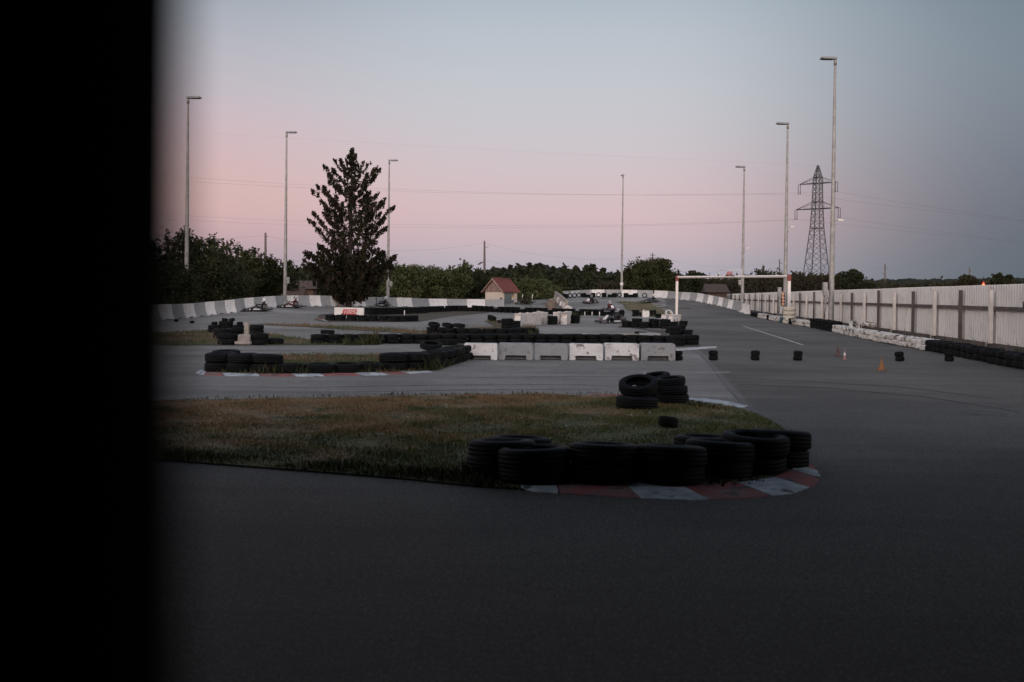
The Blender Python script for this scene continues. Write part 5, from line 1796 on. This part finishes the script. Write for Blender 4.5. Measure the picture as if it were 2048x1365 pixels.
# local: corner at origin; gable wall runs along -x, side wall with the door along +y
GW = 35.0 / kh / math.cos(th); SL = 29.5 / kh / math.sin(-th)
ze = P(1004.5, 583.5, Yh).z - z0; zr = P(1001, 560.6, Yh + 1).z - z0 + .1
b = MB(); b.box((-GW / 2, SL / 2, ze / 2), (GW, SL, ze), M['plaster']); b.build('wall', hut)
b = MB(); b.prism([(-GW - .12, ze - .02), (.12, ze - .02), (-GW / 2, zr - .06)], .06, M['board'], T=Matrix.Translation((0, -.10, 0)))
for i in range(9):
    x = -GW + GW * (i + .5) / 9; hh = (zr - ze) * (1 - abs(x + GW / 2) / (GW / 2 + .1)) - .12
    if hh > .05: b.box((x, -.115, ze + hh / 2), (.03, .03, hh), M['darkmetal'])
b.build('gable', hut)
rf = MB(); oh = .28; t_ = .09
for s in (-1, 1):
    e0 = Vector((-GW / 2 + s * (GW / 2 + .30), 0, ze - .10)); r0 = Vector((-GW / 2 - s * .02, 0, zr))
    vs = []
    for y in (-oh, SL + oh):
        for q in (e0, r0): vs += [(q.x, y, q.z), (q.x, y, q.z + t_)]
    rf.add(vs, [(0, 2, 3, 1), (4, 5, 7, 6), (0, 1, 5, 4), (2, 6, 7, 3), (1, 3, 7, 5), (0, 4, 6, 2)], M['rooftile'])
    n_ = 14
    for i in range(n_):
        y = -oh + (SL + 2 * oh) * (i + .5) / n_
        rf.tube([(e0.x, y, e0.z + t_), (r0.x, y, r0.z + t_)], .035, M['rooftile'], 6)
rf.tube([(-GW / 2, -oh - .02, zr + .08), (-GW / 2, SL + oh, zr + .08)], .09, M['rooftile'], 8)
rf.build('roof', hut)
for s in (-1, 1):
    b = MB(); e0 = Vector((-GW / 2 + s * (GW / 2 + .32), -oh - .03, ze - .10)); r0 = Vector((-GW / 2, -oh - .03, zr + .02))
    b.tube([e0, r0], .075, M['board'], 4, smooth=False); b.build('barge_board', hut)
dr = MB(); dr.box((.02, SL * .44, ze * .47), (.05, SL * .62, ze * .93), M['doorgrey']); do = dr.build('door', hut)
b = MB(); b.box((.055, SL * .66, ze * .60), (.02, .26, .26), M['yellow']); b.build('warning_sign', do)
b = MB(); b.box((.055, SL * .66, ze * .44), (.02, .24, .22), M['signwhite']); b.build('notice', do)
b = MB(); b.box((-.12, -.08, ze * .42), (.2, .16, .3), M['darkmetal']); b.build('meter_box', hut)

# distant houses
def house(name, label, px, Y, w, ze_, zr_, dep, rz, wm, rm, win=2):
    p = P(px, 600, Y)
    r_ = thing(name, label, 'house', (p.x, Y, 0), rz)
    b = MB(); b.box((0, dep / 2, ze_ / 2), (w, dep, ze_), M[wm]); b.build('wall', r_)
    b = MB()
    T = Matrix.Rotation(PI / 2, 4, 'Z')
    vs = [(-w / 2 - .4, -.5, ze_ - .1), (w / 2 + .4, -.5, ze_ - .1), (w / 2 + .4, dep + .5, ze_ - .1), (-w / 2 - .4, dep + .5, ze_ - .1), (-w / 2 - .2, dep / 2, zr_), (w / 2 + .2, dep / 2, zr_)]
    b.add(vs, [(0, 1, 5, 4), (2, 3, 4, 5), (0, 4, 3), (1, 2, 5), (0, 3, 2, 1)], M[rm])
    b.build('roof', r_)
    for i in range(win):
        x = -w / 2 + w * (i + 1) / (win + 1)
        b = MB(); b.box((x, -.03, ze_ * .55), (.9, .08, 1.1), M['darkmetal']); b.build('window', r_)
    return r_


house('brick_house', 'brown house with a broad roof seen through the gantry', 1434, 140, 2.7, 2.5, 3.6, 6, -.1, 'brownwall', 'brownroof', 1)
house('low_house', 'low brownish house between the lamp post and the spruce', 590, 118, 4.2, 2.2, 3.1, 5, .1, 'brownwall', 'brownwall', 2)
house('shed', 'reddish low shed roof just above the left barriers', 560, 100, 4.0, 1.1, 2.1, 3, 0, 'brownwall', 'brownwall', 1)

# boulder and garden posts at the bend end
p = W(1103, 621)
bm = bmesh.new(); bmesh.ops.create_icosphere(bm, subdivisions=3, radius=1)
rr = random.Random(2)
for v in bm.verts:
    n_ = math.sin(v.co.x * 3 + 1) * .12 + math.sin(v.co.y * 4 + v.co.z * 3) * .1
    v.co = Vector((v.co.x * .62, v.co.y * .45, v.co.z * .72)) * (1 + n_)
me = bpy.data.meshes.new('boulder'); bm.to_mesh(me); bm.free(); me.materials.append(M['rock'])
setp(link('boulder', me, None, (p.x, p.y + 1.2, p.z + .4)), 'brown boulder leaning at the near end of the bare concrete', 'boulder')
for px, lb in ((1044, 'short thin post right of the hut'), (1064, 'bent pale post right of the hut')):
    p = P(px, 610, 112)
    b = MB(); b.tube([(0, 0, 0), (.02, 0, .8), (.1, 0, 1.0)], .05, M['lightpost'], 6)
    setp(b.build('garden_post', loc=(p.x, 112, G(p.x, 112))), lb, 'post', 'posts by the hut')
p = P(1050, 612, 110)
C = np.random.default_rng(1).normal(size=(500, 3)) * np.array([.45, .3, .28]) + np.array([0, 0, .4])
V_, F_ = cards(C, .12, 1.6, 0)
setp(link('brush_pile', np_mesh('brush_pile', V_, F_, [M['leaf_twig']]), None, (p.x, 110.5, G(p.x, 110))), 'heap of pale dry brushwood at the right corner of the hut', 'brush pile')

# ================================================================== PYLON AND POLES
YP = 250.0
pt = P(1635, 331, YP); HP = pt.z
py = thing('electricity_pylon', 'steel lattice pylon with two crossarms beyond the fence', 'pylon', (P(1632, 590, YP).x, YP, 0), math.radians(-42))
kp = F / YP
zz = lambda y: P(1632, y, YP).z
half = [(0, 3.05), (zz(457), 1.25), (zz(418), 1.02), (zz(360), .82), (zz(355), .78), (HP, .10)]


def hwz(z):
    for (a, u), (c, v) in zip(half, half[1:]):
        if z <= c: return u + (v - u) * (z - a) / (c - a)
    return .1


for sx, sy in ((-1, -1), (1, -1), (1, 1), (-1, 1)):
    b = MB(); b.tube([(sx * h, sy * h, z) for z, h in half], .14, M['pylon'], 4, smooth=False); b.build('leg', py)
b = MB()
levels = [0]
while levels[-1] < HP - 1.0: levels.append(levels[-1] + max(.9, hwz(levels[-1]) * 1.35))
levels[-1] = HP - .4
cs = ((-1, -1), (1, -1), (1, 1), (-1, 1))
for a, c in zip(levels, levels[1:]):
    ha, hc = hwz(a), hwz(c)
    for i in range(4):
        (x0, y0), (x1, y1) = cs[i], cs[(i + 1) % 4]
        b.tube([(x0 * ha, y0 * ha, a), (x1 * hc, y1 * hc, c)], .062, M['pylon'], 3, caps=False)
        b.tube([(x1 * ha, y1 * ha, a), (x0 * hc, y0 * hc, c)], .062, M['pylon'], 3, caps=False)
for z in (zz(457), zz(418), zz(404), zz(367), zz(355)):
    h = hwz(z)
    for i in range(4):
        (x0, y0), (x1, y1) = cs[i], cs[(i + 1) % 4]
        b.tube([(x0 * h, y0 * h, z), (x1 * h, y1 * h, z)], .08, M['pylon'], 4)
b.build('lattice', py)
tips = {}
for z, z2, L in ((zz(367), zz(355), 4.9), (zz(418), zz(404), 5.7)):
    for s in (-1, 1):
        b = MB(); h = hwz(z); h2 = hwz(z2)
        tip = Vector((s * L, 0, z))
        for sy in (-1, 1):
            b.tube([(s * h, sy * h, z), tip], .10, M['pylon'], 4); b.tube([(s * h2, sy * h2, z2), tip], .055, M['pylon'], 4)
            for u in (.25, .5, .75):
                q0 = Vector((s * h, sy * h, z)).lerp(tip, u); q1 = Vector((s * h2, sy * h2, z2)).lerp(tip, u)
                b.tube([q0, q1], .04, M['pylon'], 3)
        b.build('crossarm', py)
        b = MB()
        for o_ in (-.28, .28):
            b.tube([(tip.x + o_ * s, 0, z), (tip.x + o_ * s, 0, z - 2.4)], .075, M['pylon'], 6)
        b.tube([(tip.x - .4 * s, 0, z - 2.4), (tip.x + .4 * s, 0, z - 2.4)], .06, M['pylon'], 4)
        b.build('insulator', py)
        tips[s, L] = Vector((tip.x, 0, z - 2.4))
PW = Matrix.Translation(py.location) @ Matrix.Rotation(math.radians(-42), 4, 'Z')


def wire(pts, label, r=.015, group='overhead power lines'):
    o = pts[0]
    b = MB(); b.tube([Vector(p) - Vector(o) for p in pts], r, M['wire'], 4, caps=False)
    setp(b.build('power_line', loc=o), label, 'power line', group)


def sagged(A, B, sag, n=24):
    return [A.lerp(B, i / n) - Vector((0, 0, sag * 4 * (i / n) * (1 - i / n))) for i in range(n + 1)]


for (s, L), q in tips.items():
    A = PW @ q
    hi = L < 5.3
    yl = {(-1, True): 289, (1, True): 305, (-1, False): 371, (1, False): 388}[(s, hi)]
    yr = {(-1, True): 455, (1, True): 462, (-1, False): 492, (1, False): 500}[(s, hi)]
    wname = {(-1, True): 'far upper', (1, True): 'near upper', (-1, False): 'far lower', (1, False): 'near lower'}[(s, hi)]
    Bp = P(-300, yl, 262 if s < 0 else 250); wire(sagged(A, Bp, 4.3 if hi else 5.1, 30), f'{wname} power line from the pylon across the sky to the left')
    Bp = P(2300, yr + 15, 190 if s < 0 else 180); wire(sagged(A, Bp, .3, 16), f'{wname} power line from the pylon down to the right edge')
A = PW @ Vector((0, 0, HP)); wire(sagged(A, P(-300, 214, 255), 1.2, 30), 'thin earth wire from the pylon tip to the upper left', .007)

poles = [(531, 466, 150, 'tapering wooden pole between the left willows and the lamp', 1), (969, 482, 175, 'wooden line pole above the hut', 2), (1305, 506, 210, 'far pole with short crossarms above the big bush', 3),
         (1559, 519, 200, 'far pole with side pegs left of the middle right lamp post', 4), (1770, 528, 180, 'reddish pole with pegs beyond the middle of the fence', 4), (1939, 535, 190, 'pole with pegs beyond the right part of the fence', 4)]
ptops = []
for px, yt, Y, lb, kind in poles:
    t = P(px, yt, Y); H = t.z
    r_ = thing('utility_pole', lb, 'utility pole', (P(px, 600, Y).x, Y, 0), 0, 'poles of the far power line')
    tx = t.x - r_.location.x
    b = MB(); rr_ = .26 if kind < 3 else .19
    b.tube([(0, 0, 0), (tx, 0, H)], [rr_ * 1.2, rr_ * .55], M['poleconc'], 8); b.build('pole_shaft', r_)
    b = MB()
    if kind == 2:
        for i in range(4): b.box((-.55 - .18 * i, 0, H * .66 - .12 * i), (.5, .2, .14), M['darkmetal'])
        b.box((.3, 0, H - 1.1), (.6, .08, .08), M['darkmetal'])
    elif kind == 3:
        for z in (H - .5, H - 1.1, H - 3.4): b.box((tx, 0, z), (1.8 if z < H - 1 else 1.0, .12, .12), M['darkmetal'])
    elif kind == 4:
        for i in range(4): b.box((tx + .25 * (-1) ** i, 0, H - .8 - i * .95), (.5, .08, .09), M['darkmetal'])
    else:
        b.box((tx + .15, 0, H - .6), (.35, .1, .1), M['darkmetal']); b.box((.1, 0, H * .55), (.5, .1, .1), M['darkmetal'])
    b.build('crossarm', r_)
    if Y < 185 and kind == 4:
        b = MB(); b.box((0, -.2, zz(566) * .72), (.3, .06, .45), M['signwhite']); b.build('plate', r_)
    ptops.append(t)
pre = P(200, 455, 140)
for j in range(len(ptops)):
    A = ptops[j - 1] if j else pre
    B = ptops[j]
    for q, dz in (('upper', -.4), ('lower', -3.4 if j < 3 else -2.4)):
        wire(sagged(A + Vector((0, 0, dz)), B + Vector((0, 0, dz)), 1.8 if j else .8, 12), f'faint {q} line of the far poles, {ordn(j + 1)} span from the left', .009, 'lines of the far poles')

# lit triangle road sign beyond the fence
p = P(1967, 566, 80)
r_ = thing('triangle_sign', 'glowing red triangular road sign peeking over the metal fence', 'road sign', (p.x, 80, 0), 0)
b = MB(); b.tube([(0, 0.06, 0), (0, .06, p.z)], .04, M['galv'], 8); b.build('pole', r_)
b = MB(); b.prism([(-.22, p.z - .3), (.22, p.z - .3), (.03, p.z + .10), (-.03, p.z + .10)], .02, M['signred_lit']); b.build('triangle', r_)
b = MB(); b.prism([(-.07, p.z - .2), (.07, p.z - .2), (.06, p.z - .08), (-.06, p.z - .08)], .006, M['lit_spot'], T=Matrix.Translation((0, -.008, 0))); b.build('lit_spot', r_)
# lamp bracket at the right edge of the picture, on the fence
x = FX(29.6)
r_ = thing('wall_lamp', 'dark lantern on a bent bracket at the right edge of the fence', 'lamp', (x - .2, 29.6, 1.9), 0)
b = MB(); b.box((0, 0, .0), (.18, .18, .34), M['tanconc']); b.build('housing', r_, bevel=.02)
b = MB(); b.tube([(-.02, 0, -.18), (-.14, 0, -.22), (-.14, 0, -.36), (-.05, 0, -.46), (.12, 0, -.40)], .02, M['blackplastic'], 6); b.build('bracket', r_)

# ================================================================== KARTS AND DRIVERS
def kart_build(body, accent, panel, label):
    root = thing('racing_kart', label, 'kart', (0, 0, 0), 0, 'karts on the track')
    b = MB()
    for s in (-1, 1):
        b.tube([(-.72, s * .32, .085), (0, s * .34, .075), (.45, s * .22, .075), (.78, s * .20, .085)], .018, M[accent], 6)
    b.box((.28, 0, .055), (.85, .5, .012), M['darkmetal']); b.tube([(-.5, -.6, .14), (-.5, .6, .14)], .016, M['chrome'], 6)
    b.tube([(.52, -.5, .13), (.52, .5, .13)], .014, M['chrome'], 6)
    b.build('chassis', root)
    b = MB()
    vs = []
    for x, w, z0, z1 in ((.62, .58, .06, .20), (.80, .60, .05, .22), (.97, .50, .05, .18), (1.04, .34, .06, .12)):
        vs += [(x, -w, z0), (x, w, z0), (x, w * .92, z1), (x, -w * .92, z1)]
    fs = [(0, 1, 2, 3), (15, 14, 13, 12)]
    for i in range(3):
        for k in range(4): fs.append((i * 4 + k, i * 4 + (k + 1) % 4, i * 4 + 4 + (k + 1) % 4, i * 4 + 4 + k))
    b.add(vs, fs, M[body]); n_ = b.build('nose', root, bevel=.02)
    b = MB(); b.box((.86, 0, .205), (.14, .7, .02), M[accent], R=Matrix.Rotation(.12, 3, 'Y')); b.build('nose_stripe', n_)
    b = MB(); b.prism([(-.17, 0), (.17, 0), (.14, .34), (.08, .40), (-.08, .40), (-.14, .34)], .02, M[panel], T=Matrix.Translation((.58, 0, .20)) @ Matrix.Rotation(-PI / 2, 4, 'Z') @ Matrix.Rotation(.75, 4, 'X'))
    b.build('front_panel', root)
    for s in (-1, 1):
        b = MB()
        vs = []
        for x, w0, w1, z1 in ((-.34, .40, .66, .20), (.0, .38, .70, .24), (.34, .40, .66, .17)):
            vs += [(x, s * w0, .05), (x, s * w1, .05), (x, s * w1, z1), (x, s * w0, z1 * .8)]
        fs = [(0, 1, 2, 3), (11, 10, 9, 8)]
        for i in range(2):
            for k in range(4): fs.append((i * 4 + k, i * 4 + (k + 1) % 4, i * 4 + 4 + (k + 1) % 4, i * 4 + 4 + k))
        b.add(vs, fs, M[body]); sp_ = b.build('side_pod', root, bevel=.02)
        b = MB(); b.box((0.02, s * .695, .15), (.46, .012, .06), M[panel]); b.build('side_stripe', sp_)
    b = MB(); b.tube([(-.35, -.70, .14), (-.75, -.72, .14), (-.86, -.6, .15), (-.86, .6, .15), (-.75, .72, .14), (-.35, .70, .14)], .055, M['blackplastic'], 8); b.build('rear_bumper', root)
    b = MB()
    b.prism([(-.52, .10), (-.12, .10), (-.02, .20), (-.12, .19), (-.36, .16), (-.50, .55), (-.57, .55)], .40, M['blackplastic'], T=Matrix.Translation((0, -.20, 0)))
    b.build('seat', root, bevel=.01)
    b = MB(); b.box((-.55, .42, .26), (.34, .26, .30), M['darkmetal']); b.tube([(-.72, .42, .3), (-.84, .30, .3), (-.84, -.1, .28)], .035, M['chrome'], 6); b.tube([(-.5, .42, .42), (-.5, .42, .50)], .09, M['blackplastic'], 8); b.build('engine', root)
    b = MB(); T = Matrix.Translation((.17, 0, .46)) @ Matrix.Rotation(-.9, 4, 'Y')
    b.lathe([(.13 + .014 * math.cos(t), .014 * math.sin(t)) for t in [i * PI / 3 for i in range(6)]], M['blackplastic'], 16, closed=True, T=T)
    b.tube([(.17, 0, .46), (.5, 0, .15)], .014, M['chrome'], 6)
    b.build('steering_wheel', root)
    for x, s, w in ((.52, 1, .13), (.52, -1, .13), (-.5, 1, .19), (-.5, -1, .19)):
        wh = link('wheel', None, root, (x, s * (.52 if x > 0 else .56), .135), (0, 0, .12 if x > 0 else 0))
        tb = MB(); T = Matrix.Rotation(PI / 2, 4, 'X')
        h = w / 2
        tb.lathe([(.07, -h), (.115, -h), (.135, -h * .6), (.135, h * .6), (.115, h), (.07, h)], M['rubber'], 18, closed=True, T=T); tb.build('tyre', wh)
        tb = MB(); tb.lathe([(.001, -h * .5), (.04, -h * .5), (.068, -h * .8), (.068, h * .8), (.04, h * .5), (.001, h * .5)], M['chrome'], 14, T=T); tb.build('rim', wh)
    return root


def skin_mesh(name, V_, E_, R_, m, root_i=0, lev=1):
    me = bpy.data.meshes.new('sk'); me.from_pydata([tuple(v) for v in V_], E_, [])
    o = bpy.data.objects.new('sk', me); COL.objects.link(o)
    sm = o.modifiers.new('s', 'SKIN'); sm.use_smooth_shade = True
    ss = o.modifiers.new('d', 'SUBSURF'); ss.levels = lev
    L = me.skin_vertices[0].data
    for i, r in enumerate(R_):
        L[i].radius = (r, r) if not isinstance(r, tuple) else r
        L[i].use_root = (i == root_i)
    bpy.context.view_layer.update()
    out_ = bpy.data.meshes.new_from_object(o.evaluated_get(bpy.context.evaluated_depsgraph_get()))
    out_.name = name
    bpy.data.objects.remove(o); bpy.data.meshes.remove(me)
    out_.materials.clear(); out_.materials.append(m)
    return out_


# seated driver, kart coordinates: x forward, z up
BV = [(-.24, 0, .23), (-.34, 0, .42), (-.40, 0, .58), (-.40, 0, .68), (-.38, 0, .76)]
BR = [(.15, .12), (.155, .12), (.17, .11), (.065, .065), (.07, .07)]
BE = [(0, 1), (1, 2), (2, 3), (3, 4)]
for s in (-1, 1):
    n = len(BV)
    BV += [(-.38, s * .19, .60), (-.20, s * .30, .44), (.03, s * .17, .47)]; BR += [.075, .052, .038]
    BE += [(2, n), (n, n + 1), (n + 1, n + 2)]
    n = len(BV)
    BV += [(-.18, s * .11, .20), (.16, s * .19, .36), (.50, s * .13, .17), (.54, s * .13, .13), (.62, s * .13, .24)]; BR += [.095, .065, .05, .045, .035]
    BE += [(0, n), (n, n + 1), (n + 1, n + 2), (n + 2, n + 3), (n + 3, n + 4)]


def gloves():
    b = MB()
    for s in (-1, 1):
        c = Vector((.07, s * .145, .475))
        b.ball(c, .042, M['blacksuit'], 8, (1.1, .8, .75))
        for f in range(4):
            o_ = (f - 1.5) * .019; L_ = (.034, .040, .038, .030)[f]
            st = c + Vector((.018 + o_ * .35, -s * .012, .015 - o_))
            b.tube([st, st + Vector((L_ * .8, -s * .008, .010)), st + Vector((L_ * .9, -s * .018, -.018)), st + Vector((L_ * .35, -s * .024, -.028))], [.0095, .009, .008, .007], M['blacksuit'], 6)
        st = c + Vector((0, -s * .03, .02)); b.tube([st, st + Vector((.02, -s * .022, .022)), st + Vector((.042, -s * .022, .012))], [.011, .010, .008], M['blacksuit'], 6)
    return b.mesh('gloves')


def helmet_meshes(hm):
    b = MB(); c = Vector((-.375, 0, .815))
    prof = []
    b.ball(c, .135, M[hm], 14, (1.08, .92, 1.0))
    b.box(c + Vector((.085, 0, -.075)), (.11, .17, .085), M[hm])
    me = b.mesh('helmet', 0)
    v = MB()
    vs = []; n = 9
    for i in range(n):
        a = -1.05 + 2.1 * i / (n - 1)
        for z, r in ((-.03, 1.045), (.012, 1.05), (.05, 1.0)):
            vs.append(c + Vector((math.cos(a) * .146 * r, math.sin(a) * .126 * r, z)))
    fs = [(i * 3 + k, (i + 1) * 3 + k, (i + 1) * 3 + k + 1, i * 3 + k + 1) for i in range(n - 1) for k in range(2)]
    v.add(vs, fs, M['visor'], True)
    return me, v.mesh('visor')


BODY = {}
GL = gloves()
FACEM = mat('skin', (0.42, 0.25, 0.18), .6)


def driver(suit, hm, label, loc, rz, zup, lean):
    if suit not in BODY: BODY[suit] = skin_mesh('body', BV, BE, BR, M[suit])
    r_ = link('person', BODY[suit], None, loc, (lean, 0, rz))
    setp(r_, label, 'person', 'drivers in the karts')
    link('gloves', GL, r_)
    h, v = helmet_meshes(hm)
    ho = link('helmet', h, r_); link('visor', v, ho)


KARTS = [  # px, ybase, heading (deg), body, accent, panel, suit, helmet, kart label, driver label
    (517, 624.5, 186, 'blackplastic', 'darkmetal', 'whiteplastic', 'blacksuit', 'whiteplastic', 'black kart with white side stripes, nearest the left wall', 'seated driver in black suit and white helmet nearest the left wall'),
    (581, 617.5, 184, 'blackplastic', 'darkmetal', 'whiteplastic', 'redsuit', 'greyhelmet', 'black kart following second along the left wall', 'seated driver in dark red top and grey helmet, arm reaching forward'),
    (763, 614.5, 186, 'blackplastic', 'darkmetal', 'whiteplastic', 'blacksuit', 'whiteplastic', 'black and white kart right of the spruce', 'seated driver in black with white helmet right of the spruce'),
    (1180, 608, 240, 'blackplastic', 'redplastic', 'whiteplastic', 'blacksuit', 'greyhelmet', 'red and black kart leaving the far bend, left of the others', 'seated driver with grey helmet in the leftmost kart of the far bend'),
    (1222, 622, 283, 'blackplastic', 'redplastic', 'whiteplastic', 'redsuit', 'whiteplastic', 'kart heading to the camera behind the far tyre row', 'seated driver in red with pale helmet heading to the camera'),
    (1224, 648, 205, 'blackplastic', 'redplastic', 'whiteplastic', 'blacksuit', 'greyhelmet', 'nearest kart with red frame and white front panel', 'seated driver in black with silver helmet in the nearest kart'),
    (1300, 607, 187, 'blackplastic', 'darkmetal', 'blackplastic', 'bluesuit', 'whiteplastic', 'dark kart entering the far bend beside the dry grass', 'seated driver in dark blue with white helmet beside the dry grass'),
]
for px, y, hd, bd, ac, pn, su, he, kl, dl in KARTS:
    p = W(px, y); q = Vector((p.x, p.y, 0)); q += q.normalized() * .6
    e = .6
    gx_ = (G(q.x + e, q.y) - G(q.x - e, q.y)) / (2 * e)
    z = G(q.x, q.y) + .016
    kt = kart_build(bd, ac, pn, kl)
    kt.location = (q.x, q.y, z); kt.rotation_euler = (0, 0, math.radians(hd))
    driver(su, he, dl, (q.x, q.y, z), math.radians(hd), 0, 0)

# made-up, unseen wall and overhang added to keep western light off the near tarmac
ch = thing('added_shade_building', 'added unseen wall and overhang behind the viewpoint that shades the near tarmac', 'light blocker', (0, -2.6, 0), 0)
b = MB(); b.box((0, -3, 3.6), (60, 6, 7.2), M['brownwall']); b.build('wall', ch)
b = MB(); b.box((0, 5.5, 4.5), (60, 11.2, .18), M['darkmetal']); b.build('shade_canopy', ch)
b = MB(); b.box((0, -3, 7.3), (60.8, 6.8, .2), M['brownroof']); b.build('roof', ch)
for i in range(9):
    if abs(i - 4) < 1: continue
    b = MB(); b.tube([((i - 4) * 5, 1.2, 0), ((i - 4) * 5, 1.2, 4.4)], .05, M['black'], 10); b.build('shade_canopy_post', ch)

# ================================================================== DARK POST RIGHT BESIDE THE LENS
r0 = .05; dist = .205
tan_a = math.atan2(1024 - 370, F)
ca = tan_a + math.asin(r0 / dist)
b = MB()
b.tube([(0, 0, -.0), (0, 0, 4.37)], r0, M['black'], 40, caps=True)
b.tube([(0, 0, 0), (0, 0, .012)], .10, M['black'], 24)
b.tube([(0, 0, 4.35), (0, 0, 4.38)], .09, M['black'], 24)
setp(b.build('steel_post', loc=(-math.sin(ca) * dist, math.cos(ca) * dist, .012)), 'black round post out of focus beside the lens at the left edge', 'post')
